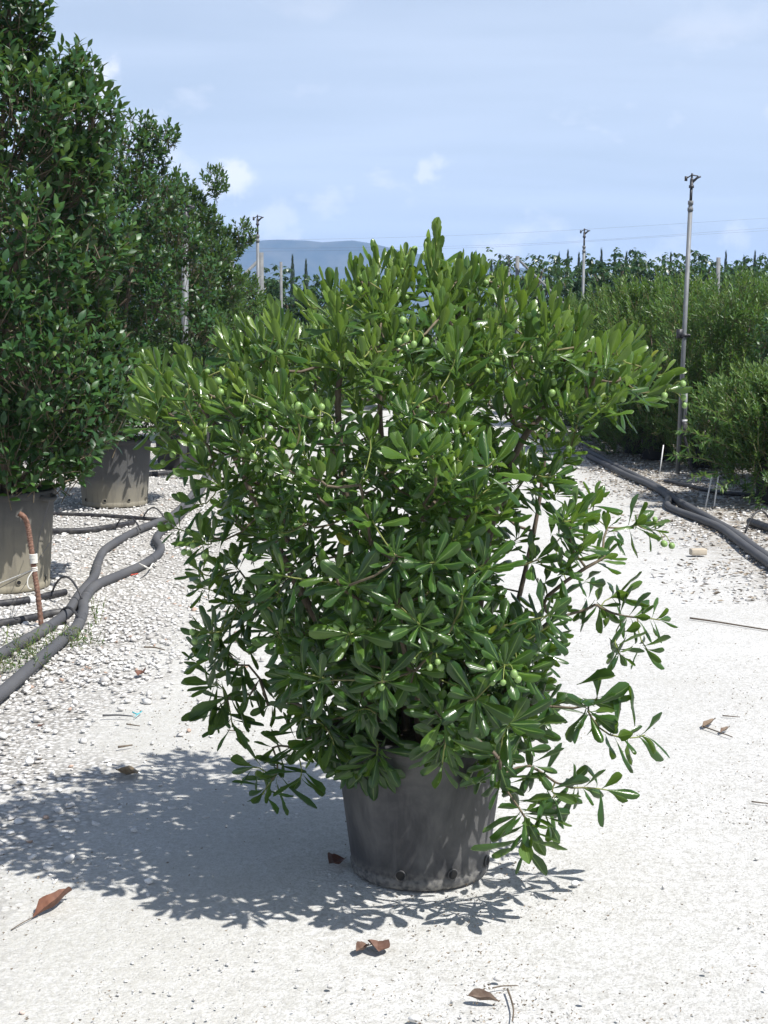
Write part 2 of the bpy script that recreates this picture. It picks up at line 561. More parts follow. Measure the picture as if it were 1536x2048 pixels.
vor = m.node('ShaderNodeTexVoronoi', {'Vector': co, 'Scale': 42.0}, feature='F1')
chipc = m.ramp(m.node('ShaderNodeSeparateColor', {0: vor.outputs['Color']}).outputs[0], [(0, (.38, .36, .34)), (.4, (.54, .525, .50)), (1, (.70, .69, .67))])
chipc = m.mix(m.rng(vor.outputs['Distance'], .35, .62, 0, .8), chipc, (.20, .19, .17))
edge = m.math('ADD', sx.outputs['X'], m.rng(m.noise(1.3, 4, .6), 0, 1, -.75, .75))
lm = m.rng(edge, -1.0, -1.5)
base = m.mix(lm, base, chipc)
rm = m.math('MULTIPLY', m.rng(m.math('ADD', sx.outputs['X'], m.rng(m.noise(2.2, 5, .65), 0, 1, -.6, .6)), 2.35, 2.9), m.rng(m.noise(9, 4, .6), .36, .6))
base = m.mix(m.math('MULTIPLY', rm, .8), base, (.20, .165, .12))
hh = m.math('ADD', m.math('MULTIPLY', fine, .6), m.math('MULTIPLY', grit, .4))
n_a = m.bump(hh, .8, .014)
n_b = m.bump(m.math('MULTIPLY', m.math('SUBTRACT', 1.0, vor.outputs['Distance']), lm), .7, .015, n_a)
M_GROUND = m.fin(base, .95, n_b, spec=.15)

m = Mat('hill_woodland')
nz = m.noise(.02, 5, .6)
M_HILL = m.fin(m.mix(m.rng(nz, .35, .65), (.035, .05, .035), (.085, .09, .065)), .95, spec=.1)

# ------------------------------------------------------------------ setting: ground, hills, haze
rs = np.random.RandomState(3)


def axis(parts):
    return np.unique(np.concatenate([np.arange(a, b, s) for a, b, s in parts]))


gx = axis([(-2200, -60, 220), (-60, -8, 6), (-8, 8, .16), (8, 60, 6), (60, 2201, 220)])
gy = axis([(-40, 1, 5), (1, 16, .16), (16, 40, 1), (40, 200, 20), (200, 3401, 200)])
XX, YY = np.meshgrid(gx, gy)
ZZ = (np.sin(XX * 1.7 + 1.3) * np.cos(YY * 1.1) * .006 + np.sin(XX * 5.1 + YY * 3.7) * .003 + np.sin(XX * .6 - YY * .9) * .006)
ZZ = np.where((np.abs(XX) < 10) & (YY < 40), ZZ, 0) - .008
v = np.stack([XX, YY, ZZ], -1).reshape(-1, 3)
nx, ny = len(gx), len(gy)
i, j = np.meshgrid(np.arange(nx - 1), np.arange(ny - 1))
b = (j * nx + i).ravel()
g = MB().add(v, np.stack([b, b + 1, b + nx + 1, b + nx], 1)).build('ground', M_GROUND)
tag(g, 'white limestone dust lane with pale gravel and dry litter along its sides', None, None, 'structure')

# hills : a real ridge with depth
hx = np.linspace(-1500, 1800, 120)
rows = []
prof = [(0, .0), (.25, .35), (.5, .75), (.75, .97), (1, 1.0), (1.3, .8), (1.7, .35), (2.0, 0)]


def ridge(x):
    u = x / 2700 * F + 768
    base = np.interp(u, [-400, 200, 440, 560, 640, 720, 800, 900, 1000, 1150, 1400, 2200], [470, 480, 487, 481, 487, 482, 505, 522, 535, 548, 560, 570])
    return (665 - base) / F * 2700 + 1.7 + np.sin(x * .031) * 1.1 + np.sin(x * .083 + 1) * .7


for k, (d, hf) in enumerate(prof):
    y = 2450 + d * 250 + np.sin(hx * .006 + k) * 18
    rows.append(np.stack([hx, y, ridge(hx) * hf - 1.5], 1))
v = np.concatenate(rows)
n_ = len(hx)
i, j = np.meshgrid(np.arange(n_ - 1), np.arange(len(prof) - 1))
b = (j * n_ + i).ravel()
h = MB().add(v, np.stack([b, b + 1, b + n_ + 1, b + n_], 1)).build('hills', M_HILL)
tag(h, 'long low wooded ridge fading blue behind the nursery', None, None, 'structure')

# ------------------------------------------------------------------ leaves


def leaf_shape(L, wid, profile, rows=6, half=2, cup=.12, arc=.15, fold=0.0, wave=0.0, twist=0.0, jag=0.0):
    """leaf along +Y, upper side +Z; returns verts, quads, uv. length 1*L"""
    t = np.linspace(0, 1, rows + 1) if rows != 6 else np.array([0, .14, .36, .60, .80, .94, 1.0])
    s = np.linspace(-1, 1, 2 * half + 1)
    T, Sx = np.meshgrid(t, s, indexing='ij')
    w = np.interp(T, [p[0] for p in profile], [p[1] for p in profile]) * wid
    if jag:
        w = w * (1 + jag * np.random.RandomState(int(wid * 1e5) % 9973).randn(*w.shape) * (np.abs(Sx) > .9) * (T > .3))
    x = Sx * w
    z = -cup * (np.abs(Sx) ** 2) * w * 1.6 + fold * np.abs(Sx) * w - arc * T * T + wave * np.sin(T * 9 + Sx) * w
    y = T * (1 - .25 * abs(arc) * T)
    ca, sa = np.cos(twist * T), np.sin(twist * T)
    x, z = x * ca - z * sa * .3, z + x * sa
    v = np.stack([x, y, z], -1).reshape(-1, 3) * L
    k = 2 * half + 1
    i, j = np.meshgrid(np.arange(rows), np.arange(k - 1), indexing='ij')
    b = (i * k + j).ravel()
    return v, np.stack([b, b + 1, b + k + 1, b + k], 1), np.stack([Sx / 2 + .5, T], -1).reshape(-1, 2)


OBOV = [(0, .06), (.14, .12), (.36, .48), (.60, .92), (.80, 1.0), (.94, .66), (1, .20)]
HOLL = [(0, .08), (.12, .25), (.3, .85), (.5, 1.0), (.7, .8), (.88, .36), (1, .02)]
LANC = [(0, .15), (.35, 1.0), (.6, .9), (1, .03)]


def frame(d, n):
    y = unit(d)
    z = unit(n - y * np.dot(n, y))
    return np.stack([np.cross(y, z), y, z], 1)


class Leaves:
    """variants + a list of placed leaves; the largest visible ones become parts, the rest one stuff part"""

    def __init__(self, variants, tints):
        self.V, self.T = variants, np.asarray(tints)
        self.items = []   # (variant, tintclass, R*scale 3x3, pos)

    def add(self, k, tc, R, s, p):
        self.items.append((k, tc, R * s, np.asarray(p, float)))

    def arrays(self, idx=None):
        idx = range(len(self.items)) if idx is None else idx
        by = {}
        for q in idx:
            by.setdefault(self.items[q][0], []).append(q)
        mb, owner = MB(), []
        for k, qs in by.items():
            v, f, uv = self.V[k]
            R = np.array([self.items[q][2] for q in qs]); P = np.array([self.items[q][3] for q in qs])
            vv = np.einsum('nij,kj->nki', R, v) + P[:, None]
            tt = np.repeat(self.T[[self.items[q][1] for q in qs]], len(v))
            ff = (f[None] + (np.arange(len(qs)) * len(v))[:, None, None]).reshape(-1, f.shape[1])
            mb.add(vv.reshape(-1, 3), ff, tt, np.tile(uv, (len(qs), 1)))
            owner.append(np.repeat(qs, len(f)))
        return mb, np.concatenate(owner)

    def visible(self, origin, count, off):
        """indices of the `count` leaves that show largest from the camera"""
        mb, owner = self.arrays()
        v = np.concatenate(mb.v); f = np.concatenate(mb.f)
        bvh = BVHTree.FromPolygons([tuple(a) for a in v], [tuple(a) for a in f.tolist()])
        o = Vector(CAM - off)
        score = np.zeros(len(self.items))
        for q, (k, tc, R, p) in enumerate(self.items):
            vis = 0
            for tt in (.35, .6, .85):
                c = R @ np.array([0, tt, -.02]) + p
                d = Vector(c) - o
                L = d.length
                hit = bvh.ray_cast(o, d.normalized(), L * 1.2)
                if hit[0] is not None and owner[hit[2]] == q:
                    vis += 1
            n = R[:, 2]; ln = np.linalg.norm(n)
            view = unit(c - np.array(o))
            wc = c + off
            dz = wc[1] * CP - (wc[2] - HC) * SP
            uu = 768 + F * wc[0] / dz
            inside = 1.0 if -20 < uu < 1556 else 0.05
            score[q] = (vis + .02) * ln * ln * (abs(np.dot(n / ln, view)) + .15) * inside
        return np.argsort(-score)[:count]

    def build(self, root, mat, count, part='leaf', rest='foliage'):
        off = np.array(root.location)
        pick = [] if count == 0 else list(self.visible(CAM, count, off))
        cache = {}
        for q in pick:
            k, tc, R, p = self.items[q]
            if (k, tc) not in cache:
                vv, ff, uv = self.V[k]
                cache[(k, tc)] = MB().add(vv, ff, float(self.T[tc]), uv).mesh(part, mat)
            Mx = Matrix.Identity(4)
            for a in range(3):
                for b_ in range(3):
                    Mx[a][b_] = R[a, b_]
                Mx[a][3] = p[a]
            link_mesh(part, cache[(k, tc)], root, Mx)
        sel = set(pick)
        restq = [q for q in range(len(self.items)) if q not in sel]
        mb, _ = self.arrays(restq)
        o = mb.build(rest, mat, root)
        o['kind'] = 'stuff'
        return o


# ------------------------------------------------------------------ branch skeleton


def skeleton(limbs, tips, axes, bf=.35, rs=None):
    """limbs: list of polylines (first point of the first is the base). tips joined greedily. returns list of chains (pts, radii)"""
    P, par, pl = [], [], []

    def addn(p, q):
        P.append(np.asarray(p, float)); par.append(q)
        pl.append(0.0 if q < 0 else pl[q] + np.linalg.norm(P[-1] - P[q]))
        return len(P) - 1

    for lb in limbs:
        if len(P):
            d = np.linalg.norm(np.array(P) - lb[0], axis=1)
            q = int(np.argmin(d)) if d.min() < .12 else -1
        else:
            q = -1
        for p in smooth_path(lb, 6):
            if q >= 0 and np.linalg.norm(P[q] - p) < 1e-4:
                continue
            q = addn(p, q)
    order = np.argsort([min(np.linalg.norm(np.array(P) - t, axis=1)) for t in tips])
    tipn = {}
    for k in order:
        t, a = np.asarray(tips[k]), axes[k]
        A = np.array(P)
        d = np.linalg.norm(A - t, axis=1)
        back = ((A - t) @ a) / (d + 1e-6)
        cost = d * (1 + .9 * np.clip(back + .2, 0, 1)) + bf * np.array(pl) * .25 + np.where(A[:, 2] > t[2] + .12, .25, 0)
        q = int(np.argmin(cost))
        p0 = P[q]
        L = np.linalg.norm(t - p0)
        ctrl = t - a * L * .45 + (rs.randn(3) * L * .05 if rs is not None else 0)
        m_ = max(3, int(L / .06))
        for s in np.linspace(0, 1, m_ + 1)[1:]:
            q = addn((1 - s) ** 2 * p0 + 2 * s * (1 - s) * ctrl + s * s * t, q)
        tipn[k] = q
    n = len(P)
    cnt = np.zeros(n)
    for q in tipn.values():
        cnt[q] += 1
    for q in range(n - 1, -1, -1):
        if par[q] >= 0:
            cnt[par[q]] += cnt[q]
    cnt = np.maximum(cnt, .6)
    kids = [[] for _ in range(n)]
    for q in range(n):
        if par[q] >= 0:
            kids[par[q]].append(q)
    chains = []
    stack = [(q, None) for q in range(n) if par[q] < 0]
    while stack:
        q, prev = stack.pop()
        ch = [] if prev is None else [prev]
        while True:
            ch.append(q)
            ks = sorted(kids[q], key=lambda c_: -cnt[c_])
            if not ks:
                break
            for c_ in ks[1:]:
                stack.append((c_, q))
            q = ks[0]
        if len(ch) > 1:
            idx = np.array(ch)
            c2 = cnt[idx].copy()
            if prev is not None:
                c2[0] = c2[1]
            chains.append((np.array([P[x] for x in ch]), c2))
    return chains


def build_branches(root, chains, r0, expo, thick, off, young=1.0, rmax=1.0):
    tw = MB()
    nb = 0
    for pts, c in chains:
        r = np.minimum(r0 * c ** expo, rmax)
        tint = np.clip(np.interp(c, [.5, 1.5, 4, 12], [1.0, .75, .3, 0]) * young, 0, 1)
        if r[0] > thick and len(pts) > 4:
            v, f = tube_q(pts - off, r, 8)
            MB().add(v, f, np.repeat(tint, 8)).build('branch', M_BARK, root)
            nb += 1
        else:
            v, f = tube_q(pts - off, r, 5)
            tw.add(v, f, np.repeat(tint, 5))
    if tw.v:
        o = tw.build('twigs', M_BARK, root)
        o['kind'] = 'stuff'
    return nb


# ------------------------------------------------------------------ pots


def pot(loc, r_top, r_bot, hgt, mat, label, group, holes=3, hole_ang0=-1.9, lip=.012, rz=0.0, handles=False, seed=1, mound=.0):
    root = empty('plant_pot', loc, label, 'plant pot', group, rz)
    th = .010
    prof = [(r_bot * .55, .012), (r_bot - .004, .0), (r_bot, .006), (r_bot + (r_top - r_bot) * .06, hgt * .06), (r_bot + (r_top - r_bot) * .064 - .004, hgt * .068)]
    for q in np.linspace(.08, .93, 9):
        prof.append((r_bot + (r_top - r_bot) * q - .004, hgt * q))
    v, f = lathe(prof, 48, .006, seed)
    MB().add(v, f).build('body', mat, root)
    rp = [(r_top - .006, hgt * .925), (r_top + lip, hgt * .93), (r_top + lip + .002, hgt * .99), (r_top + lip - .003, hgt), (r_top - th, hgt), (r_top - th - .003, hgt * .80)]
    v, f = lathe(rp, 48, .006, seed)
    MB().add(v, f).build('rim', mat, root)
    rs_ = np.random.RandomState(seed)
    sp = [(r_top - .012, hgt * .88)] + [((r_top - .012) * q, hgt * .88 + mound * (1 - q) + rs_.rand() * .012) for q in (.8, .55, .3, .01)]
    v, f = lathe(sp, 24)
    MB().add(v, f).build('soil', M_SOIL, root)
    for k in range(holes):
        a = hole_ang0 + k * .72
        rr = r_bot + (r_top - r_bot) * .12
        hr = min(.016, hgt * .035)
        ring = np.linspace(0, 2 * np.pi, 13)
        pts = np.stack([np.full(13, 0.0), hr * np.cos(ring), hr * np.sin(ring)], 1)
        v, f = tube_q(pts, hr * .17, 6)
        c, s = math.cos(a), math.sin(a)
        R = np.array([[c, -s, 0], [s, c, 0], [0, 0, 1]])
        o = MB().add(v @ R.T + R @ np.array([rr, 0, hgt * .105]), f).build('drain_hole', mat, root)
        dd = np.concatenate([[[.0025, 0, 0]], np.stack([np.full(12, .002), hr * np.cos(ring[:12]), hr * np.sin(ring[:12])], 1)])
        ff = np.array([[0, 1 + q, 1 + (q + 1) % 12] for q in range(12)])
        MB().add(dd @ R.T + R @ np.array([rr, 0, hgt * .105]), ff).build('hole_shade_disc', M_HOLE_SHADE, o)  # flat disc on the closed wall, its colour paints the hole's inner shade
    if handles:
        for a in (-.35, math.pi - .35):
            pts = [np.array([math.cos(a + q) * (r_top + lip + e), math.sin(a + q) * (r_top + lip + e), hgt * z]) for q, e, z in ((-.16, 0, .95), (-.13, .03, .93), (0, .045, .92), (.13, .03, .93), (.16, 0, .95))]
            v, f = tube(smooth_path(pts, 4), .016, 8)
            MB().add(v, f).build('handle', mat, root)
    return root


# main pot
PC = ground(840, 1732)
PC[2] = 0
pot((PC[0], PC[1], 0.002), .282, .221, .47, M_POT, 'black dusty plastic pot on the white lane, holding the large berry shrub', 'plastic nursery pots', holes=3, hole_ang0=-1.86, lip=.004, seed=4, mound=.03)

# ------------------------------------------------------------------ the main shrub
rs = np.random.RandomState(11)
random.seed(5)
C0 = np.array([PC[0], PC[1], 0.0])
root = empty('evergreen_shrub', (C0[0], C0[1], .41), 'large bushy shrub with rounded glossy leaves and green berries in the central black pot', 'shrub')

VARS = []
for k in range(12):
    VARS.append(leaf_shape(1.0, .108 + .017 * (k % 4) + .014 * rs.rand(), OBOV, 6, 2, cup=.30 + .35 * rs.rand(), arc=[.02, .10, .20, .05, .30, .14, -.06, .24, .12, .42, .0, .34][k],
                           fold=.10 * rs.rand(), wave=.22 * rs.rand(), twist=rs.uniform(-.45, .45), jag=[0, .05, .09, .04, .12, .06][k % 6]))
TINTS = [0.0, .12, .25, .40, .55, .70, .82, .96]
LV = Leaves(VARS, TINTS)

sil = np.array([  # v, left u, right u  (outline of the main mass)
    (490, 735, 940), (530, 690, 985), (560, 600, 1090), (590, 500, 1150), (620, 455, 1195), (660, 400, 1260), (700, 330, 1310), (740, 290, 1330),
    (780, 290, 1300), (820, 300, 1240), (860, 335, 1190), (920, 345, 1165), (980, 355, 1175), (1040, 350, 1190), (1100, 385, 1190), (1160, 395, 1180),
    (1220, 425, 1140), (1280, 425, 1150), (1340, 430, 1170), (1400, 470, 1160), (1460, 545, 1110), (1510, 600, 1060)], float)


def sil_at(z):
    zs = np.array([at(768, r[0], C0[1])[2] for r in sil])
    Ls = np.array([at(r[1], r[0], C0[1])[0] for r in sil])
    Rs = np.array([at(r[2], r[0], C0[1])[0] for r in sil])
    o = np.argsort(zs)
    return np.interp(z, zs[o], Ls[o]), np.interp(z, zs[o], Rs[o]), zs.min(), zs.max()


tips, axes_, kinds = [], [], []


def rosette_axis(p, hint=None):
    if hint is not None:
        return unit(hint)
    o = p - np.array([C0[0], C0[1], .95])
    o[2] *= .35
    up = np.interp(p[2], [.35, .6, .9, 1.3, 1.7, 2.1], [-.25, .05, .45, .85, 1.3, 1.8])
    return unit(unit(o) * .8 + np.array([0, 0, up]) + rs.randn(3) * .14)


# hand-set shoots that make the outline: u, v, depth offset, hint axis
HAND = [
    (872, 478, .0, (.05, 0, 1), 9), (920, 540, -.1, (.25, -.1, 1), 9), (755, 520, .05, (-.1, 0, 1), 10), (735, 570, -.2, (-.2, 0, 1), 9), (800, 565, -.1, (.1, 0, 1), 9),
    (945, 575, .1, (.5, 0, 1), 9), (1065, 640, -.15, (.05, 0, 1), 9), (1010, 640, .0, (.2, 0, 1), 9), (1105, 650, .0, (.35, 0, 1), 9), (1150, 660, -.1, (.5, 0, 1), 9), (660, 580, .0, (-.2, 0, 1), 9), (610, 600, .1, (-.35, 0, 1), 9),
    (555, 640, .0, (-.3, 0, 1), 9), (500, 660, .1, (-.5, 0, 1), 9), (450, 690, -.05, (-.7, 0, .8), 9), (365, 745, .0, (-.5, 0, 1), 11), (330, 770, .1, (-.4, 0, 1), 9), (300, 800, 0, (-.6, 0, .9), 10), (285, 830, -.1, (-.7, 0, .7), 8),
    (1200, 690, .05, (.7, 0, .9), 8), (1255, 715, .0, (.8, 0, .8), 8), (1305, 725, .1, (.9, 0, .55), 6), (1300, 785, -.05, (1, -.1, .45), 7), (1240, 760, -.1, (.8, -.1, .8), 8), (1180, 810, -.2, (.7, -.4, .5), 8),
    (345, 905, -.05, (-.9, -.1, .2), 8), (390, 1010, -.2, (-.9, -.3, .35), 9), (345, 1055, -.15, (-1, -.2, .25), 9), (400, 1080, -.25, (-.6, -.3, .4), 9),
    (400, 1175, .1, (-.9, .1, -.1), 9), (440, 1150, 0, (-.8, -.2, -.1), 9), (405, 1265, .1, (-.9, 0, .45), 7), (395, 1325, .0, (-1, 0, -.1), 6), (425, 1370, .1, (-.8, 0, -.4), 8), (470, 1330, 0, (-.7, -.1, -.4), 8), (455, 1400, .05, (-.6, .1, -.9), 7), (500, 1390, 0, (-.4, 0, -1), 7),
    (505, 1535, -.02, (-.9, 0, -.1), 6), (525, 1590, -.05, (-.3, -.1, -1), 6), (600, 1560, -.15, (-.3, -.2, -1), 7), (668, 1490, -.3, (.1, -.2, -1), 7), (430, 1430, .05, (-.3, .1, -1), 7), (465, 1455, .0, (.1, 0, -1), 7),
    (545, 1495, -.05, (-.8, 0, -.2), 6), (545, 1560, -.05, (-.6, -.1, -.6), 6), (590, 1500, -.1, (-.3, -.1, -1), 8), (640, 1490, -.25, (-.1, -.2, -1), 8), (600, 1440, -.3, (-.5, -.3, -.4), 8),
    (1215, 1055, -.1, (.3, 0, .9), 7), (1190, 1000, -.05, (.5, .1, .7), 7), (1275, 1050, -.05, (1, 0, .25), 8), (1210, 1115, -.2, (.7, -.3, .4), 8), (1150, 1110, -.25, (.3, -.5, .5), 9),
    (1240, 1195, .0, (.8, 0, .1), 8), (1200, 1215, -.05, (.3, -.3, -.4), 7), (1275, 1235, -.1, (.9, -.2, -.1), 7), (1240, 1310, -.2, (.5, -.4, -.6), 9), (1295, 1300, -.15, (.8, -.3, -.5), 6),
    (1180, 1430, -.3, (.2, -.6, -.5), 9), (1245, 1475, -.3, (.8, -.4, -.05), 5), (1195, 1395, -.25, (.3, -.3, .7), 5), (1170, 1575, -.35, (.6, -.4, .1), 5), (1075, 1540, -.45, (.3, -.5, -.3), 9), (1050, 1635, -.5, (.3, -.5, -.45), 9),
    (1000, 1520, -.5, (.1, -.7, -.2), 8), (890, 1490, -.55, (-.1, -.6, -.8), 7), (885, 1440, -.6, (0, -.8, .2), 7), (1010, 1330, -.7, (.1, -.8, .6), 11), (765, 1365, -.65, (-.1, -.8, .1), 11), (635, 1365, -.6, (-.5, -.7, .1), 9),
    (925, 1190, -.72, (-.1, -.7, .7), 9), (790, 1110, -.75, (0, -.8, .6), 10), (870, 1125, -.74, (.2, -.8, .5), 9), (745, 1040, -.72, (-.2, -.7, .7), 10), (560, 1150, -.55, (-.6, -.6, .3), 8), (700, 1170, -.7, (-.2, -.8, .3), 9),
    (915, 950, -.7, (.05, -.6, .9), 9), (820, 905, -.68, (-.1, -.5, 1), 9), (990, 920, -.65, (.3, -.5, .9), 8), (640, 960, -.6, (-.3, -.6, .8), 9), (700, 1270, -.65, (-.3, -.8, 0), 9), (840, 1250, -.75, (0, -.9, .1), 9), (1100, 1230, -.5, (.5, -.6, .2), 9),
    (1110, 950, -.4, (.6, -.4, .5), 9), (1140, 900, -.3, (.6, -.3, .7), 8), (560, 900, -.45, (-.4, -.4, 1), 9), (475, 900, -.3, (-.5, -.3, .9), 9), (430, 950, -.25, (-.5, -.3, 1), 8),
    (1048, 1690, -.47, (.1, -.45, -.85), 7), (1095, 1640, -.44, (.5, -.4, -.4), 6), (1215, 1580, -.33, (.8, -.3, -.05), 5), (1335, 745, .05, (1, 0, .5), 7), (1338, 780, -.05, (1, -.1, .15), 6), (1290, 1470, -.25, (.9, -.2, 0), 5), (1310, 1060, -.05, (1, 0, .15), 6), (1320, 1240, -.1, (1, -.1, 0), 6),
    (885, 1530, -.52, (.0, -.35, -1), 6), (1005, 1570, -.46, (.2, -.4, -.8), 7), (1060, 1665, -.48, (.3, -.5, -.5), 7), (1110, 1590, -.4, (.5, -.4, -.3), 8), (1020, 1450, -.6, (.2, -.8, .2), 9), (950, 1400, -.68, (.0, -.9, .1), 9),
]
for (u, v_, dy, hint, nl) in HAND:
    p = at(u, v_, C0[1] + dy)
    tips.append(p); axes_.append(rosette_axis(p, np.array(hint, float) + rs.randn(3) * .06)); kinds.append((nl, 1))
_, _, zmin, zmax = sil_at(1.0)
tries = 0
while len(tips) < 740 and tries < 40000:
    tries += 1
    z = rs.uniform(zmin + .02, zmax - .04)
    l, r, _, _ = sil_at(z)
    th = rs.uniform(0, 2 * np.pi)
    rho = 1 - rs.rand() ** 1.9 * .75
    hx_ = (r - C0[0]) if math.cos(th) > 0 else (C0[0] - l)
    dep = min(.80, .55 * (r - l)) * np.interp(z, [.5, .8, 2.0], [.72, 1.0, .85])
    p = np.array([C0[0] + math.cos(th) * hx_ * rho * rs.choice([.72, .84, .95]) * (1 + .10 * math.sin(9 * z + 2 * th)), C0[1] + math.sin(th) * dep * rho, z])
    if p[1] < C0[1] and np.hypot(p[0] - C0[0], p[1] - C0[1]) < .30 and z < .62:
        continue
    # keep an airy window where the photo shows stems against the bright lane
    dz = p[1] * CP - (p[2] - HC) * SP
    uu = 768 + F * p[0] / dz
    vv = 1024 - F * (p[1] * SP + (p[2] - HC) * CP) / dz
    if (980 < uu < 1130 and 970 < vv < 1210 and rs.rand() < .72) or (660 < uu < 960 and 740 < vv < 960 and rs.rand() < .3):
        continue
    if rho > .45 and mnoise.noise(Vector(p * 3.6) + Vector((6.4, 2.2, 5.9))) < -.27:
        continue
    if z > 1.72 and rs.rand() < .45:
        continue
    dmin = min(np.linalg.norm(p - q) for q in tips)
    if dmin < .055:
        continue
    tips.append(p); axes_.append(rosette_axis(p)); kinds.append((rs.randint(7, 13), 0))

fruit_pts, pedicels = [], []
GOLD = 2.39996
for (p, a, (nl, hand)) in zip(tips, axes_, kinds):
    ref = np.array([0, 0, 1.0]) if abs(a[2]) < .9 else np.array([1.0, 0, 0])
    e1 = unit(np.cross(a, ref)); e2 = np.cross(a, e1)
    z = p[2]
    ph0 = rs.rand() * 6.28
    erect = np.interp(z, [.4, .9, 1.4, 1.9], [1.32, 1.18, .84, .44])   # mean splay of the outer leaves
    outer = np.hypot(p[0] - C0[0], p[1] - C0[1])
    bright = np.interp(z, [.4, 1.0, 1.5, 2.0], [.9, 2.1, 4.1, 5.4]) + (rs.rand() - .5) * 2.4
    size = rs.uniform(.098, .130) * np.interp(z, [.4, 1.0, 2.0], [1.04, .88, .80]) * rs.uniform(.85, 1.12)
    if hand:
        size *= np.interp(z, [.7, .9, 1.3, 1.4], [1.14, 1.04, 1.02, 1.16])
    spread = np.interp(z, [1.2, 1.75], [.028, .105])
    for q in range(nl):
        fr = q / max(nl - 1, 1)                # 0 = inner young, 1 = outer
        ph = ph0 + q * GOLD
        al = erect * (.30 + .75 * fr) + rs.randn() * .13
        rad = math.cos(ph) * e1 + math.sin(ph) * e2
        d = math.cos(al) * a + math.sin(al) * rad
        droop = np.interp(z, [.4, .9, 1.5], [.34, .16, .0])
        d = unit(d + np.array([0, 0, -droop * fr]) + np.array([0, 0, .10]))
        n = unit(-math.cos(al) * rad + math.sin(al) * a + np.array([.10, -.05, .35]))
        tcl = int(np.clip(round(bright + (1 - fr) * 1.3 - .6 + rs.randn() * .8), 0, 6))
        if rs.rand() < .0022 and z > .7:
            tcl = 7
        s = size * (.62 + .42 * fr ** .6) * rs.uniform(.86, 1.14)
        k = rs.choice([0, 1, 3, 6, 5, 10]) if (z > 1.5 and fr < .6) else rs.randint(0, 12)
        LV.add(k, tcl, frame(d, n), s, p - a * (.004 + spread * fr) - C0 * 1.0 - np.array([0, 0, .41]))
    # a few older leaves lower on the shoot
    for q in range(rs.randint(1, 4)):
        ph = rs.rand() * 6.28
        rad = math.cos(ph) * e1 + math.sin(ph) * e2
        d = unit(.25 * a + rad + np.array([0, 0, -.15]))
        LV.add(rs.randint(0, 12), int(np.clip(bright - 1 + rs.randn() * .5, 0, 5)), frame(d, unit(a + np.array([0, 0, .5]))), size * rs.uniform(.8, 1.05), p - a * rs.uniform(.05, .12) - C0 - np.array([0, 0, .41]))
    # berries
    if (z > 1.15 and rs.rand() < .27) or (.75 < z <= 1.15 and rs.rand() < .2):
        front = p[1] < C0[1] + .15
        if front and len(fruit_pts) < 190:
            for q in range(rs.randint(2, 6)):
                d = unit(a * .4 + rs.randn(3) * .55 + np.array([0, -.3, .05]))
                L = rs.uniform(.035, .06)
                e = p + d * L + np.array([0, 0, -.018])
                if all(np.linalg.norm(e - w[0]) > .021 for w in fruit_pts):
                    fruit_pts.append((e, rs.uniform(.0082, .0108)))
                    pedicels.append(np.array([p, p + d * L * .6 + np.array([0, 0, .004]), e]))

BASE = C0 + np.array([0, 0, .41])
lim = lambda pts: [C0 + np.array([x0, y0, .40]) if i_ == 0 else at(*q) for i_, (q, x0, y0) in enumerate(pts)]


def limb(x0, y0, *pts):
    return [C0 + np.array([x0, y0, .40])] + [at(u, v_, C0[1] + dy) for (u, v_, dy) in pts]


limbs = [
    limb(.05, -.03, (930, 1380, -.05), (955, 1230, -.1), (975, 1080, -.12), (1008, 965, -.12), (1062, 855, -.1), (1150, 790, -.1), (1200, 760, -.08)),
    limb(.02, .03, (880, 1350, .0), (925, 1150, .05), (935, 980, .05), (928, 850, .0), (920, 730, -.02), (900, 640, 0)),
    limb(-.04, .0, (800, 1360, .0), (735, 1150, .0), (690, 980, -.05), (678, 860, -.1), (682, 750, -.12), (740, 660, -.1)),
    limb(-.07, -.02, (720, 1380, -.05), (600, 1180, -.05), (510, 1000, -.05), (450, 880, -.05), (390, 800, -.03)),
    limb(-.02, .07, (820, 1330, .25), (780, 1050, .35), (760, 800, .40), (790, 650, .3)),
    limb(.0, -.08, (830, 1380, -.25), (800, 1250, -.4), (790, 1120, -.45)),
    limb(.09, .0, (1000, 1400, -.05), (1080, 1260, -.1), (1180, 1215, -.08)),
    limb(.08, .06, (990, 1350, .25), (1060, 1100, .3), (1090, 900, .3), (1080, 740, .2)),
]
chains = skeleton(limbs, tips, axes_, rs=rs)
build_branches(root, chains, .0021, .42, .0075, BASE, rmax=.021)
pm = MB()
for pts in pedicels:
    v, f = tube_q(smooth_path(pts - BASE, 3), .0013, 4)
    pm.add(v, f, .95)
o = pm.build('fruit_stalks', M_BARK, root); o['kind'] = 'stuff'
fme = None
fv, ff = sphere(12, 8)
fv = fv.copy(); fv[:, 2] *= 1.12
tipv, tipf = lathe([(.12, 1.08), (.08, 1.2), (.01, 1.24)], 6)
fme = MB().add(fv, ff).add(tipv, tipf).mesh('fruit', M_FRUIT)
for (e, r) in fruit_pts:
    o = link_mesh('fruit', fme, root, None, tuple(e - BASE))
    o.scale = (r, r, r); o.rotation_euler = (math.pi + rs.randn() * .5, rs.randn() * .5, 0)
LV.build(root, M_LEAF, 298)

# ------------------------------------------------------------------ big dark shrubs of the left row
HV = []
for k in range(6):
    HV.append(leaf_shape(1.0, .21 + .03 * rs.rand(), HOLL, 4, 1, cup=.05, arc=[.10, .22, .34, .18, .28, .05][k], fold=.22 + .1 * rs.rand(), twist=rs.uniform(-.3, .3)))
HT = [0, .2, .4, .6, .8, 1.0]


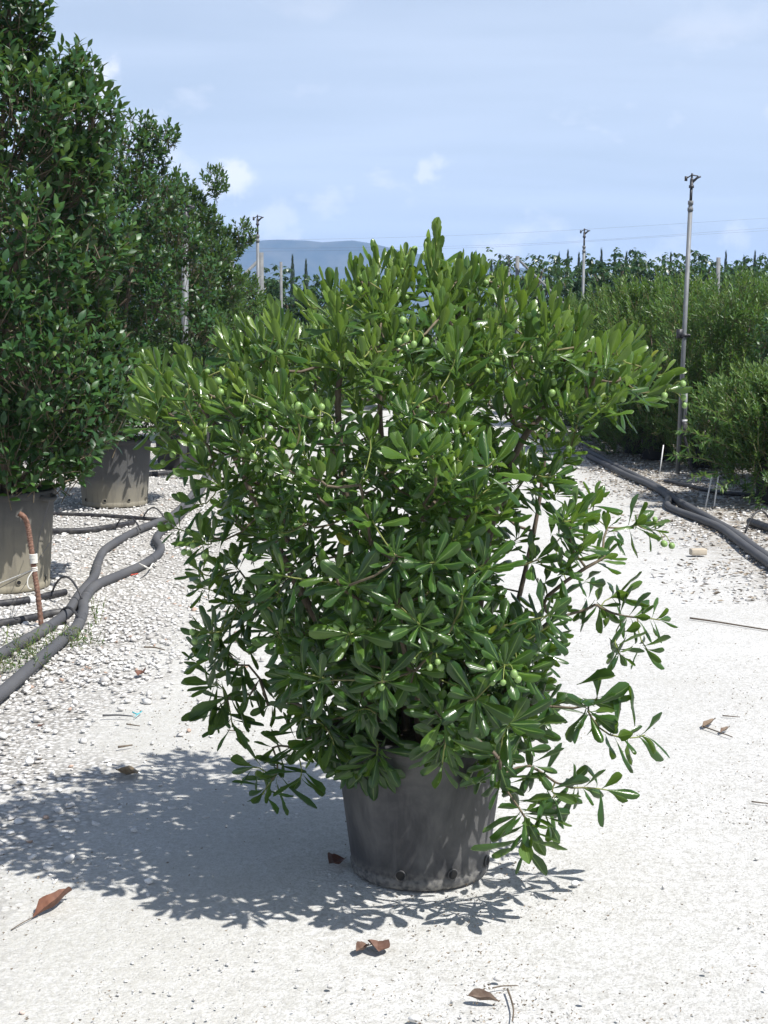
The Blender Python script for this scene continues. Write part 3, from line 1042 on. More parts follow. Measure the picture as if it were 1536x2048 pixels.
def leafy_shrub(root, z0, H, R, seed, n_shoot, leaf_len, mat, variants, tints, n_ind, shape=None, whorl=(5, 9), up=.7, n_limb=7, lob=38, lobr=.30, name_rest='foliage', bright=1.0, tall=()):
    """a dense upright shrub: lumpy crown of leafy shoots over real limbs. local coordinates, base at the root"""
    r_ = np.random.RandomState(seed)
    shape = shape or [(0, .45), (.12, .85), (.35, 1.0), (.6, .92), (.8, .70), (.93, .42), (1, .15)]
    lobes = []
    for q in range(lob):
        h = (q + r_.rand()) / lob
        rr = np.interp(h, [s[0] for s in shape], [s[1] for s in shape]) * R
        a = q * GOLD + r_.rand() * .5
        k = rr * r_.uniform(.50, .80)
        lr = lobr * r_.uniform(.75, 1.3) * (R + .25) * np.interp(h, [0, .8, 1], [1, .9, .55])
        lobes.append((np.array([math.cos(a) * k, math.sin(a) * k, z0 + h * (H - z0) * .96]), lr))
    for (x, y, z, lr) in tall:
        lobes.append((np.array([x, y, z]), lr))
    L = Leaves(variants, tints)
    tw = MB()
    wts = np.array([lr ** 2 for _, lr in lobes]); wts /= wts.sum()
    for q in range(n_shoot):
        li = r_.choice(len(lobes), p=wts)
        c, lr = lobes[li]
        d = unit(r_.randn(3) + np.array([0, 0, .35]))
        o2 = unit(np.array([c[0], c[1], .0]) + 1e-3)
        d = unit(d + o2 * .55)
        p = c + d * lr * r_.uniform(.72, 1.08)
        if p[2] < z0 * .85:
            continue
        ax = unit(d * .7 + np.array([0, 0, up]) + r_.randn(3) * .2)
        ref = np.array([0, 0, 1.0]) if abs(ax[2]) < .9 else np.array([1.0, 0, 0])
        e1 = unit(np.cross(ax, ref)); e2 = np.cross(ax, e1)
        nl = r_.randint(*whorl)
        sl = leaf_len * r_.uniform(1.2, 2.2)
        tb = bright * r_.uniform(.8, 2.6)
        for w in range(nl):
            fr = w / max(1, nl - 1)
            ph = w * GOLD + q
            al = (.35 + .95 * fr) + r_.randn() * .18
            rad = math.cos(ph) * e1 + math.sin(ph) * e2
            dd = math.cos(al) * ax + math.sin(al) * rad
            n = unit(-math.cos(al) * rad + math.sin(al) * ax + np.array([0, 0, .25]))
            L.add(r_.randint(len(variants)), int(np.clip(round(tb + (1 - fr) * 1.0 + r_.randn() * .6), 0, len(tints) - 1)), frame(dd, n), leaf_len * r_.uniform(.75, 1.15), p - ax * sl * fr * .8)
        v, f = tube_q(np.array([p - ax * sl * 1.5 - d * .02, p - ax * sl * .6, p]), np.array([.004, .003, .002]) * (leaf_len / .09), 4)
        tw.add(v, f, .35)
    for q in range(n_limb):
        a = q * GOLD
        top = lobes[int((q + .5) / n_limb * len(lobes))][0]
        b0 = np.array([math.cos(a) * .08, math.sin(a) * .08, z0 * .35])
        midp = b0 * .4 + top * .6 + np.array([-top[0] * .25, -top[1] * .25, 0])
        pts = smooth_path([b0, midp, top], 6)
        v, f = tube_q(pts, np.linspace(.028, .008, len(pts)) * (H / 3.5), 7)
        MB().add(v, f, .1).build('branch', M_BARK, root)
    for q, (c, lr) in enumerate(lobes):
        b0 = np.array([c[0] * .15, c[1] * .15, max(z0 * .4, c[2] - .6)])
        v, f = tube_q(smooth_path([b0, (b0 + c) / 2 + np.array([0, 0, -.05]), c], 4), np.linspace(.013, .005, 9) * (H / 3.5), 5)
        tw.add(v, f, .1)
    o = tw.build('twigs', M_BARK, root); o['kind'] = 'stuff'
    L.build(root, mat, n_ind, rest=name_rest)


P1 = ground(2, 1172); P2 = ground(230, 1008)
left_pots = [
    (P1, 'dusty beige plastic pot at the left edge of the photo, behind the hooked iron bar', True, 5),
    (P2, 'dusty grey and beige plastic pot under the second dark shrub of the left row', False, 6),
]
for (p, lab, hd, sd) in left_pots:
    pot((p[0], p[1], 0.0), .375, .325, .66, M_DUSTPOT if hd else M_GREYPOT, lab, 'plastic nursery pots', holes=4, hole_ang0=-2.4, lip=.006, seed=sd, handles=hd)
r1_ = empty('holly_shrub', (P1[0], P1[1], .5), 'tall dark glossy shrub at the left edge, nearest of the left row', 'shrub', 'tall shrubs in the left row')
leafy_shrub(r1_, .28, 3.35, .95, 21, 3400, .086, M_HOLLY, HV, HT, 296, tall=[(.25, -.2, 3.35, .25), (.14, 0, 3.1, .3), (.5, .1, 2.85, .25), (.62, -.05, 2.55, .28)], lob=42)
r2_ = empty('holly_shrub', (P2[0], P2[1], .5), 'tall dark glossy shrub standing in the grey-beige pot, second of the left row', 'shrub', 'tall shrubs in the left row')
leafy_shrub(r2_, .25, 3.2, .98, 22, 3400, .074, M_HOLLY, HV, HT, 296, lob=42, bright=.9, tall=[(.25, 0, 3.1, .26), (.48, 0, 3.05, .22)])
FV = [leaf_shape(1.0, .22, LANC, 3, 1, cup=.05, arc=a_, fold=.2) for a_ in (.05, .18, -.05)]
NV = [leaf_shape(1.0, .125, LANC, 2, 1, cup=.0, arc=a_, fold=.25) for a_ in (.05, .2, -.08)]
P3 = np.array([-2.55, 18.3, 0]); P4 = np.array([-2.6, 23.0, 0])
pot(P3, .36, .31, .64, M_DARKPOT, 'black pot in deep shade of the left row, right behind the grey-beige pot', 'plastic nursery pots', holes=0, seed=7)
r3_ = empty('evergreen_shrub', (P3[0], P3[1], .5), 'tall shrub with fine pale grey-green leaves, third of the left row', 'shrub', 'tall shrubs in the left row')
leafy_shrub(r3_, .2, 3.1, .9, 23, 3800, .062, M_FINE, FV, [0, .15, .35, .5, .7], 0, lob=46, lobr=.27, whorl=(7, 12), tall=[(.45, -.1, 3.05, .2), (.75, 0, 2.4, .22)])
pot(P4, .34, .30, .6, M_DARKPOT, 'black pot of the fourth left-row shrub, farthest of the left row', 'plastic nursery pots', holes=0, seed=8)
r4_ = empty('evergreen_shrub', (P4[0], P4[1], .5), 'rounded lighter green shrub at the far end of the left row', 'shrub', 'tall shrubs in the left row')
leafy_shrub(r4_, .2, 2.25, 1.0, 24, 2000, .07, M_FINE, FV, [.15, .35, .5, .7, .9], 0, lob=34, whorl=(7, 12))
# second row behind the first on the left: dark mass between the pots
for q, (x, y, lab) in enumerate([(-4.5, 12.2, 'dark shrub of the second left row, in the gap behind the nearest two pots'), (-4.6, 16.5, 'dark shrub of the second left row, hidden behind the grey-beige pot'), (-4.7, 21.0, 'dark shrub of the second left row, behind the fine-leaved one')]):
    pot((x, y, 0), .36, .31, .64, M_DARKPOT, ['black pot in shade at the back, in the gap between the two dusty pots', 'black pot at the back, under the second-row shrub behind the grey-beige pot', 'black pot at the back, farthest of the second left row'][q], 'plastic nursery pots', holes=0, seed=30 + q)
    r_ = empty('holly_shrub', (x, y, .5), lab, 'shrub', 'tall shrubs in the left row')
    leafy_shrub(r_, .1, 3.0, 1.15, 60 + q, 1300, .10, M_HOLLY, HV, HT[:4], 0, lob=36, n_limb=4)

# ------------------------------------------------------------------ right row : upright willow-leaved shrubs


def willow_mesh(seed, H, R, n_shoot, leaf_len, z0=.1):
    r_ = np.random.RandomState(seed)
    L = Leaves(NV, [.05, .25, .45, .65, .85, 1.0])
    tw = MB()
    lobes = []
    for q in range(56):
        h = (q + r_.rand()) / 56
        rr = np.interp(h, [0, .15, .5, .8, 1], [.80, 1.0, 1.0, .85, .55]) * R
        a = q * GOLD
        k = rr * math.sqrt(r_.uniform(.10, .62))
        lobes.append((np.array([math.cos(a) * k, math.sin(a) * k, z0 + h * (H - z0 - .25)]), .28 * r_.uniform(.8, 1.3)))
    for q in range(n_shoot):
        c, lr = lobes[r_.randint(len(lobes))]
        d = unit(r_.randn(3) + np.array([0, 0, .4]) + unit(np.array([c[0], c[1], 0]) + 1e-3) * .6)
        p0 = c + d * lr * r_.uniform(.6, 1.0)
        ax = unit(d * .5 + np.array([0, 0, .95]) + r_.randn(3) * .2)
        ln = r_.uniform(.10, .26)
        ref = np.array([1.0, 0, 0]) if abs(ax[0]) < .8 else np.array([0, 1.0, 0])
        e1 = unit(np.cross(ax, ref)); e2 = np.cross(ax, e1)
        tb = r_.uniform(.6, 2.6) + p0[2] / H * 1.2
        for w in range(14):
            fr = w / 13
            ph = w * GOLD
            al = np.interp(fr, [0, 1], [1.05, .35]) + r_.randn() * .15
            rad = math.cos(ph) * e1 + math.sin(ph) * e2
            dd = math.cos(al) * ax + math.sin(al) * rad
            n = -math.cos(al) * rad + math.sin(al) * ax
            L.add(r_.randint(3), int(np.clip(round(tb + fr * 1.2 + r_.randn() * .5), 0, 5)), frame(dd, n), leaf_len * r_.uniform(.8, 1.2), p0 + ax * ln * fr)
        v, f = tube_q(np.array([p0 - ax * .08, p0 + ax * ln * .95]), np.array([.004, .0015]), 3)
        tw.add(v, f, .6)
    for q in range(8):
        a = q * GOLD
        top = lobes[int((q + .5) / 8 * 56)][0]
        v, f = tube_q(smooth_path([np.array([math.cos(a) * .05, math.sin(a) * .05, 0]), top * .5 + np.array([0, 0, .05]), top], 5), np.linspace(.018, .006, 11), 5)
        tw.add(v, f, .1)
    mbl, _ = L.arrays()
    return mbl.mesh('crown', M_WILLOW), tw.mesh('stems', M_BARK)


WM = [willow_mesh(70, 2.15, 1.05, 1900, .075, -.3), willow_mesh(71, 2.15, 1.1, 1800, .085, -.3), willow_mesh(72, 1.25, .85, 1500, .085, -.12)]
RIGHT = [  # x, y, mesh, scale, label of the shrub, label of its pot
    (4.05, 14.5, 2, (1.0, 1.0, .78), 'low willow-leaved shrub at the right edge, its side twigs hanging over the dark pot', 'dark pot at the right edge with thin white stakes in front'),
    (4.35, 18.4, 0, (1.1, 1.1, .92), 'upright bright green shrub behind the tall sprinkler pole', 'dark pot just left of the tall sprinkler pole'),
    (3.9, 20.6, 1, (1.1, 1.1, .95), 'upright green shrub left of the sprinkler pole, third of the right row', 'dark pot third along the right row, in shade'),
    (3.85, 23.6, 0, (1.1, 1.1, .92), 'upright green shrub fourth along the right row', 'dark pot fourth along the right row, in shade'),
    (3.8, 26.8, 1, (1.1, 1.1, .9), 'upright green shrub fifth along the right row', 'dark pot fifth along the right row, in shade'),
    (3.7, 30.5, 0, (1, 1, .8), 'upright green shrub at the far end of the right row', 'dark pot at the far end of the right row'),
    (3.75, 22.1, 2, (1.0, 1.0, .95), 'low shrub filling the gap between the third and fourth of the right row', 'dark pot of the low gap-filling shrub in the right row'),
    (3.7, 19.6, 2, (.9, .9, .8), 'low shrub filling the gap just beyond the tall sprinkler pole', 'dark pot of the low shrub beyond the tall sprinkler pole'),
    (5.0, 14.9, 0, (1.0, 1.0, .80), 'upright shrub behind the low one at the right edge', 'dark pot behind the low shrub at the right edge'),
    (5.6, 16.0, 1, (1.15, 1.15, .93), 'upright shrub of the second right row at the right edge of the photo', 'dark pot of the second right row, at the right edge'),
    (5.8, 19.5, 0, (1.15, 1.15, .97), 'upright shrub of the second right row behind the sprinkler pole', 'dark pot second along the back right row'),
    (5.9, 23.2, 1, (1.05, 1.05, .92), 'upright shrub of the second right row, third from the front', 'dark pot third along the back right row'),
    (6.1, 27.0, 0, (1.05, 1.05, .90), 'upright shrub of the second right row, fourth from the front', 'dark pot fourth along the back right row'),
    (7.6, 21.5, 0, (1.1, 1.1, .93), 'upright shrub of the third right row, nearer of its pair', 'dark pot of the third right row, nearer of its pair'),
    (8.0, 26.5, 1, (1.1, 1.1, .93), 'upright shrub of the third right row, farther of its pair', 'dark pot of the third right row, farther of its pair'),
]
MID = [
    (-1.6, 27.5, 2, (1.15, 1.15, 1.15), 'yellow-green young shrub beyond the left sprinkler pole', 'dark pot of the yellow-green young shrub'),
    (-2.9, 29.5, 1, (1.0, 1.0, .86), 'green shrub at the far left end, beneath the braced post', 'dark pot beneath the braced post'),
    (.2, 33.0, 0, (1.1, 1.1, .85), 'green shrub closing the lane behind the centre of the berry shrub', 'dark pot closing the lane at its centre'),
    (2.0, 34.0, 1, (1.1, 1.1, .88), 'green shrub closing the lane on its right', 'dark pot closing the lane on its right'),
    (-.9, 36.0, 1, (1.1, 1.1, .86), 'green shrub closing the lane on its left', 'dark pot closing the lane on its left'),
    (3.2, 36.0, 0, (1.1, 1.1, .9), 'green shrub closing the lane, beyond the right row', 'dark pot closing the lane, beyond the right row'),
]
for q, (x, y, k, sc, lab, plab) in enumerate(RIGHT + MID):
    pr = .23 if k == 2 else .26
    pot((x - (.1 if q == 0 else .25 if q < 6 else 0), y, 0), pr, pr * .85, .42, M_DARKPOT, plab, 'plastic nursery pots', holes=0, seed=40 + q)
    r_ = empty('willow_shrub', (x, y, .36), lab, 'shrub', 'willow-leaved shrubs', rz=q * 1.3)
    r_.scale = sc
    for nm, me in zip(('crown', 'stems'), WM[k]):
        link_mesh(nm, me, r_)
pot((4.75, 16.4, 0), .26, .22, .42, M_DARKPOT, 'dark pot of the broad-leaved shrub in the right bank', 'plastic nursery pots', holes=0, seed=66)
r_ = empty('evergreen_shrub', (4.75, 16.4, .3), 'darker broad-leaved shrub between the willow-leaved ones at the right edge', 'shrub')
leafy_shrub(r_, .0, 1.72, .85, 67, 1500, .075, M_HOLLY, HV, HT, 0, lob=34, n_limb=5)
# the side twigs of the nearest right shrub that hang over its pot
tw, SL = MB(), Leaves(NV, [.1, .35, .6, .8, 1.0])
rt = [o for o in COL.objects if o.get('label', '').startswith('low willow')][0]
rz0 = rt.rotation_euler.z
for (u, v_, u2, v2) in [(1450, 930, 1345, 900), (1450, 880, 1360, 835), (1470, 950, 1385, 960), (1480, 900, 1400, 850), (1490, 960, 1440, 985), (1520, 940, 1500, 1010), (1500, 860, 1430, 800), (1490, 820, 1400, 780), (1530, 960, 1520, 1030), (1460, 860, 1375, 880)]:
    a, b = at(u, v_, 14.3) - np.array(rt.location), at(u2, v2, 13.85) - np.array(rt.location)
    pts = smooth_path([a, (a + b) / 2 + np.array([0, 0, .03]), b], 5)
    v, f = tube_q(pts, np.linspace(.005, .0018, len(pts)), 4)
    tw.add(v, f, .5)
    for w in range(46):
        fr = (w / 45) ** .7
        p = a * (1 - fr) + b * fr + np.array([0, 0, .03 * math.sin(fr * 3.14)])
        ax = unit(b - a)
        rad = unit(np.cross(ax, rs.randn(3)))
        SL.add(rs.randint(3), int(np.clip(rs.randn() * .9 + 2.2, 0, 4)), frame(unit(ax * .8 + rad), unit(rs.randn(3) + np.array([0, 0, 1.5]))), rs.uniform(.07, .12), p)
o = link_mesh('hanging_twigs', tw.mesh('hanging_twigs', M_BARK), None)
mbl, _ = SL.arrays()
o2 = link_mesh('hanging_leaves', mbl.mesh('hanging_leaves', M_WILLOW), None)
for q in (o, o2):
    q.parent = rt
    q.matrix_parent_inverse = Matrix.Rotation(-rz0, 4, 'Z')
    q['kind'] = 'stuff'

# ------------------------------------------------------------------ far trees


def tree_mesh(seed, H, R):
    r_ = np.random.RandomState(seed)
    V = [leaf_shape(1.0, .26, HOLL, 2, 1, cup=.1, arc=a_, fold=.2) for a_ in (.25, .4)]
    L = Leaves(V, [0, .25, .45, .65, .85, 1.0])
    tw = MB()
    nl = 26
    for q in range(nl):
        a = q * GOLD
        h = (q + .5) / nl
        k = R * math.sqrt(r_.uniform(.05, 1)) * np.interp(h, [0, .4, 1], [.9, 1, .75])
        c = np.array([math.cos(a) * k, math.sin(a) * k, .8 + h * (H - 1.15) + r_.randn() * .08])
        b0 = np.array([0, 0, min(1.0 + h * .8, c[2] - .1)])
        v, f = tube_q(smooth_path([b0, (b0 + c) / 2 + np.array([0, 0, .1]), c], 4), np.linspace(.035, .012, 9), 5)
        tw.add(v, f, .0)
        for w in range(15):
            p = c + r_.randn(3) * np.array([.26, .26, .2])
            ax = unit(np.array([c[0], c[1], 0]) * .4 + r_.randn(3) * .5 + np.array([0, 0, .3]))
            tb = r_.uniform(.4, 3.2)
            for z in range(7):
                d = unit(np.array([math.cos(z * GOLD), math.sin(z * GOLD), -.45]) + ax * .35 + r_.randn(3) * .25)
                L.add(r_.randint(2), int(np.clip(round(tb + r_.randn() * .8), 0, 5)), frame(d, unit(np.array([0, 0, 1.0]) + r_.randn(3) * .3)), r_.uniform(.13, .21), p + ax * z * .02)
    v, f = tube_q(np.array([[0, 0, 0], [.02, 0, .6], [0, .02, 1.2], [0, 0, 1.9]]), np.array([.10, .08, .07, .05]), 8)
    mbl, _ = L.arrays()
    return mbl.mesh('crown', M_TREELEAF), MB().add(v, f, 0).mesh('trunk', M_BARK), tw.mesh('limbs', M_BARK)


TM = [tree_mesh(90, 3.95, 1.25), tree_mesh(91, 3.8, 1.35), tree_mesh(92, 4.0, 1.15)]
ORD = ['first', 'second', 'third', 'fourth', 'fifth', 'sixth', 'seventh', 'eighth', 'ninth', 'tenth', 'eleventh', 'twelfth']
ti = 0
for row, (Y0, us, hs) in enumerate([(44.0, (1062, 1150, 1232, 1318, 1400, 1480, 1560), (1.0, .96, .98, 1.02, .97, .95, .96)), (50.0, (1010, 1105, 1195, 1280, 1365, 1450, 1530), (.92, 1.0, .98, 1.0, .98, .98, .98)), (46.0, (560, 490, 600, 660, 720), (.93, .90, .86, .80, .78))]):
    for q, (u, hsc) in enumerate(zip(us, hs)):
        p = at(u, 660, Y0 + (q % 2) * .8)
        where = ['front line of orchard trees on the right', 'back line of orchard trees on the right', 'dark orchard trees left of the berry shrub'][row]
        if row == 2:
            lab = ['dark orchard tree right behind the braced post, with one raised tuft', 'dark orchard tree left of the braced post', 'dark orchard tree right of the braced post', 'low dark orchard tree behind the upper left of the berry shrub', 'low dark orchard tree behind the top of the berry shrub'][q]
        else:
            lab = f'{ORD[q]} tree from left in the {where}'
        r_ = empty('orchard_tree', (p[0], p[1], 0), lab, 'tree', 'dark orchard trees on the skyline', rz=ti * 1.9)
        r_.scale = (1.0, 1.0, hsc * (1.1 if row < 2 else 1.04))
        for nm, me in zip(('crown', 'trunk', 'limbs'), TM[ti % 3]):
            link_mesh(nm, me, r_)
        ti += 1

# cypress spires far behind


def cypress_mesh(seed):
    r_ = np.random.RandomState(seed)
    prof = [(.28, .25), (.42, .9), (.46, 2.2), (.40, 4.0), (.26, 5.4), (.12, 6.4), (.01, 7.0)]
    zs = np.linspace(.25, 7, 30)
    rr = np.interp(zs, [p[1] for p in prof], [p[0] for p in prof])
    v, f = lathe(np.stack([rr, zs], 1), 14)
    v[:, :2] *= (1 + .22 * r_.randn(len(v)))[:, None]
    mb = MB().add(v, f, r_.rand(len(v)))
    for q in range(500):
        z = r_.uniform(.3, 6.9)
        a = r_.rand() * 6.28
        r0 = np.interp(z, [p[1] for p in prof], [p[0] for p in prof])
        c = np.array([math.cos(a) * r0, math.sin(a) * r0, z])
        t1 = unit(np.array([math.cos(a) * .3, math.sin(a) * .3, 1])) * .35
        t2 = unit(r_.randn(3)) * .06
        mb.add(np.array([c - t2, c + t2, c + t1]), np.array([[0, 1, 2]]), r_.rand())
    v, f = tube_q(np.array([[0, 0, 0], [0, 0, .8]]), .09, 6)
    return mb.mesh('crown', M_CYP), MB().add(v, f, 0).mesh('trunk', M_BARK)


CM = [cypress_mesh(1), cypress_mesh(2)]
cyp = [(585, 512, 'in front of the hill, left of the berry shrub'), (612, 520, 'just right of the isolated left one'), (952, 505, 'left of the grey concrete post, nearest the shrub top'), (983, 522, 'second left of the grey concrete post'), (1000, 513, 'touching the left side of the grey concrete post'),
       (1118, 507, 'left of the middle sprinkler pole, shorter one'), (1136, 503, 'left of the middle sprinkler pole, taller one'), (1158, 507, 'just left of the middle sprinkler pole'), (1203, 500, 'right of the middle sprinkler pole, tallest one'), (1230, 506, 'second right of the middle sprinkler pole'),
       (1253, 506, 'third right of the middle sprinkler pole'), (1270, 504, 'fourth right of the middle sprinkler pole'), (1342, 508, 'left of the tall right sprinkler pole'), (1405, 512, 'right of the tall right sprinkler pole'), (1452, 505, 'right of the square grey post'), (1489, 514, 'second right of the square grey post'), (1510, 505, 'near the right edge of the photo')]
for q, (u, v_, lab) in enumerate(cyp):
    Y = 96 + (q * 7 % 5)
    p = at(u, v_, Y)
    r_ = empty('cypress_tree', (p[0], p[1], 0), 'thin dark cypress spire ' + lab, 'cypress', 'cypress spires on the skyline', rz=q)
    s = p[2] / 7.0
    r_.scale = (.45, .45, s)
    for nm, me in zip(('crown', 'trunk'), CM[q % 2]):
        link_mesh(nm, me, r_)

# ------------------------------------------------------------------ sprinkler poles, posts, wires


def sprinkler(base, top, rad, label, clamp=False, riser=False):
    base, top = np.asarray(base, float), np.asarray(top, float)
    root = empty('sprinkler_pole', tuple(base), label, 'sprinkler pole', 'sprinkler poles')
    t_ = top - base
    ax = unit(t_)
    H = np.linalg.norm(t_)
    a, b = np.zeros(3), ax * (H - .42)
    v, f = tube(np.array([a, b]), rad, 12)
    MB().add(v, f).build('pole', M_STEEL, root)
    v, f = tube(np.array([b, b + ax * .04, b + ax * .041, b + ax * .075, b + ax * .076, b + ax * .12]), np.array([1.25, 1.25, .9, .9, 1.2, 1.2]) * rad, 12)
    MB().add(v, f).build('collar', M_POST, root)
    v, f = tube(np.array([b + ax * .12, b + ax * .27]), rad * .62, 10)
    MB().add(v, f).build('riser', M_DKMETAL, root)
    c = b + ax * .27
    hd = MB()
    v, f = tube(np.array([c, c + ax * .03, c + ax * .031, c + ax * .09, c + ax * .12]), np.array([1.1, 1.1, .75, .75, .5]) * rad, 10)
    hd.add(v, f)
    v, f = tube(np.array([c + ax * .06, c + ax * .09 + np.array([.06, -.02, .025]), c + ax * .09 + np.array([.10, -.03, .04])]), np.array([.6, .5, .38]) * rad, 8)
    hd.add(v, f)
    hd.build('nozzle', M_DKMETAL, root)
    arm = MB()
    v, f = tube(np.array([c + ax * .13 + np.array([-.065, .02, -.02]), c + ax * .15, c + ax * .135 + np.array([.07, -.02, .0])]), .3 * rad, 6)
    arm.add(v, f)
    v, f = box(c + ax * .11 + np.array([-.065, .02, 0]), (.03, .02, .055))
    arm.add(v, f)
    v, f = tube(np.array([c + ax * .12, c + ax * .17]), .45 * rad, 6)
    arm.add(v, f)
    arm.build('swing_arm', M_DKMETAL, root)
    if clamp:
        cz = ax * (H * .47)
        cm = MB()
        v, f = tube(np.array([cz - ax * .02, cz + ax * .02]), rad * 1.7, 12); cm.add(v, f)
        v, f = box(cz + np.array([-.055, 0, .02]), (.07, .05, .11)); cm.add(v, f)
        v, f = box(cz + np.array([.05, 0, 0]), (.05, .03, .03)); cm.add(v, f)
        cm.build('clamp', M_DKMETAL, root)
    if riser:
        off_ = np.array([.052, -.02, 0])
        v, f = tube(np.array([off_ + ax * .62, off_ + ax * 1.0]), rad * .8, 10)
        MB().add(v, f).build('side_pipe', M_STEEL, root)
        v, f = tube(np.array([off_ + ax * .47, off_ + ax * .49, off_ + ax * .61, off_ + ax * .63]), np.array([.03, .042, .042, .03]), 12)
        vv = MB().add(v, f).build('valve', M_PIPE, root)
        v, f = tube(np.array([off_ + ax * .63, off_ + ax * .66]), .032, 10)
        MB().add(v, f).build('valve_cap', M_WHITE, vv)
        pts = smooth_path([off_ + ax * .47, off_ + np.array([.05, 0, .33]), off_ + np.array([.10, .02, .12]), off_ + np.array([.16, .0, .025]), off_ + np.array([.45, -.15, .02])], 5)
        v, f = tube(pts, .018, 8)
        MB().add(v, f).build('feed_pipe', M_PIPE, root)
    return root


B = ground(1355, 948)
sprinkler(B, at(1384, 350, B[1]), .0275, 'tall sprinkler pole with a black valve at its foot, tallest in the photo', clamp=True, riser=True)
T = at(515, 432, 24.0); sprinkler((T[0] - .01, 24.0, 0), T, .026, 'grey sprinkler pole left of the berry shrub, in front of the braced post')
T = at(1169, 459, 27.5); sprinkler((T[0] - .03, 27.5, 0), T, .027, 'grey sprinkler pole rising behind the right half of the berry shrub')
T = at(465, 493, 33.5); sprinkler((T[0], 33.5, 0), T, .026, 'thin sprinkler pole farthest left, against the blue hill')
B = ground(366, 957)
T = at(372, 410, B[1]); sprinkler(B, T, .040, 'sprinkler pole standing in the left row, half hidden in the fine-leaved shrub')
T = at(1018, 512, 40.0); sprinkler((T[0], 40.0, 0), T, .024, 'thin far sprinkler pole beside the grey concrete post')


def post(u, vtop, Y, w, label, brace=None):
    T = at(u, vtop, Y)
    root = empty('trellis_post', (T[0], Y, 0), label, 'post', 'grey trellis posts')
    v, f = box((0, 0, T[2] / 2), (w, w, T[2]))
    MB().add(v, f).build('shaft', M_POST, root, smooth=False)
    if brace:
        (u1, v1), (u2, v2) = brace
        a, b = at(u1, v1, Y - .15) - np.array([T[0], Y, 0]), at(u2, v2, Y - .12) - np.array([T[0], Y, 0])
        d = unit(b - a)
        if a[2] > .05:
            a = a - d * (a[2] / d[2])
        v, f = tube(np.array([a, b]), w * .32, 4)
        MB().add(v, f).build('brace', M_POST, root, smooth=False)
    return root


post(522, 505, 34.0, .11, 'grey trellis post with a diagonal brace on its left side', ((465, 572), (518, 520)))
post(1035, 512, 34.0, .085, 'square grey post with a diagonal brace on its right side', ((1110, 590), (1040, 522)))
post(1437, 515, 30.0, .07, 'short square grey post among the right shrub tops')
post(562, 524, 39.0, .07, 'pale post half hidden by leaves of the orchard tree left of the shrub')

for q, (pp, lab) in enumerate([([(100, 476), (440, 481), (963, 469), (1536, 436), (1900, 410)], 'uppermost thin overhead cable crossing the sky'),
                               ([(100, 494), (440, 497), (1018, 489), (1536, 456), (1900, 432)], 'middle thin overhead cable crossing the sky'),
                               ([(100, 500), (440, 503), (955, 495), (1367, 471), (1900, 440)], 'lowest thin overhead cable crossing the sky')]):
    pts = smooth_path([at(u, v_, 250 + q * .8) for u, v_ in pp], 10)
    v, f = tube(pts, .013, 5)
    tag(MB().add(v, f).build('overhead_cable', M_CABLE), lab, 'cable', 'overhead cables')

# ------------------------------------------------------------------ hoses and pipes


def gpath(pts, z):
    return [ground(p[0], p[1], z if len(p) < 3 else p[2]) for p in pts]


def hose(name, pts, r, mat, label, cat='hose', group=None, sides=20):
    P = smooth_path(gpath(pts, r * .95), 7)
    v, f = tube(P, r, sides)
    root = MB().add(v, f).build(name, mat)
    return tag(root, label, cat, group), P


ha, PA = hose('irrigation_hose', [(-60, 1335), (-5, 1312), (36, 1288), (84, 1262), (132, 1228), (160, 1188), (188, 1154), (196, 1126), (208, 1101), (240, 1079), (280, 1058), (310, 1046), (345, 1030), (375, 1000), (405, 960), (440, 910), (475, 860), (510, 815)], .031, M_HOSE, 'thick grey hose snaking over the gravel, the farther of the left pair', 'hose', 'thick hoses')
hb, PB_ = hose('irrigation_hose', [(-90, 1445), (-5, 1392), (60, 1336), (120, 1284), (152, 1256), (166, 1226), (168, 1202), (190, 1172), (240, 1150), (284, 1130), (314, 1110), (322, 1095), (312, 1078), (326, 1060), (352, 1040), (388, 1000), (420, 955), (455, 905), (490, 855), (525, 810)], .032, M_HOSE, 'thick grey hose snaking over the gravel, the nearer of the left pair', 'hose', 'thick hoses')
# ribs / joints on the hose
for P_, idx, par_ in ((PA, (22, 46, 70), ha), (PB_, (30, 44, 66), hb)):
    for q in idx:
        d = unit(P_[q + 1] - P_[q])
        v, f = tube(np.array([P_[q] - d * .035, P_[q] + d * .035]), .0340, 12)
        MB().add(v, f).build('joint', M_HOSE, par_)
pc, _ = hose('water_pipe', [(-60, 1216), (0, 1207), (60, 1199), (100, 1190), (131, 1184)], .022, M_PIPE, 'black pipe with a white tape mark, ending in front of the left-edge pot', 'pipe', 'thin black pipes')
pd, _ = hose('water_pipe', [(-60, 1256), (0, 1246), (60, 1236), (100, 1227), (124, 1224)], .022, M_PIPE, 'black pipe nearest the camera, running into the thick hose behind the iron bar', 'pipe', 'thin black pipes')
pe, _ = hose('water_pipe', [(100, 1062), (116, 1062), (160, 1061), (200, 1057), (240, 1050), (266, 1045)], .024, M_PIPE, 'black pipe with a white band lying in front of the grey-beige pot', 'pipe', 'thin black pipes')
hose('water_pipe', [(100, 1027), (160, 1029), (220, 1032), (290, 1037), (330, 1040)], .018, M_PIPE, 'thin black line hugging the foot of the grey-beige pot', 'pipe', 'thin black pipes')
hose('water_pipe', [(300, 948), (330, 946), (370, 942), (420, 938)], .030, M_PIPE, 'black pipe in the shade of the left row, at the foot of the pole', 'pipe', 'thin black pipes')
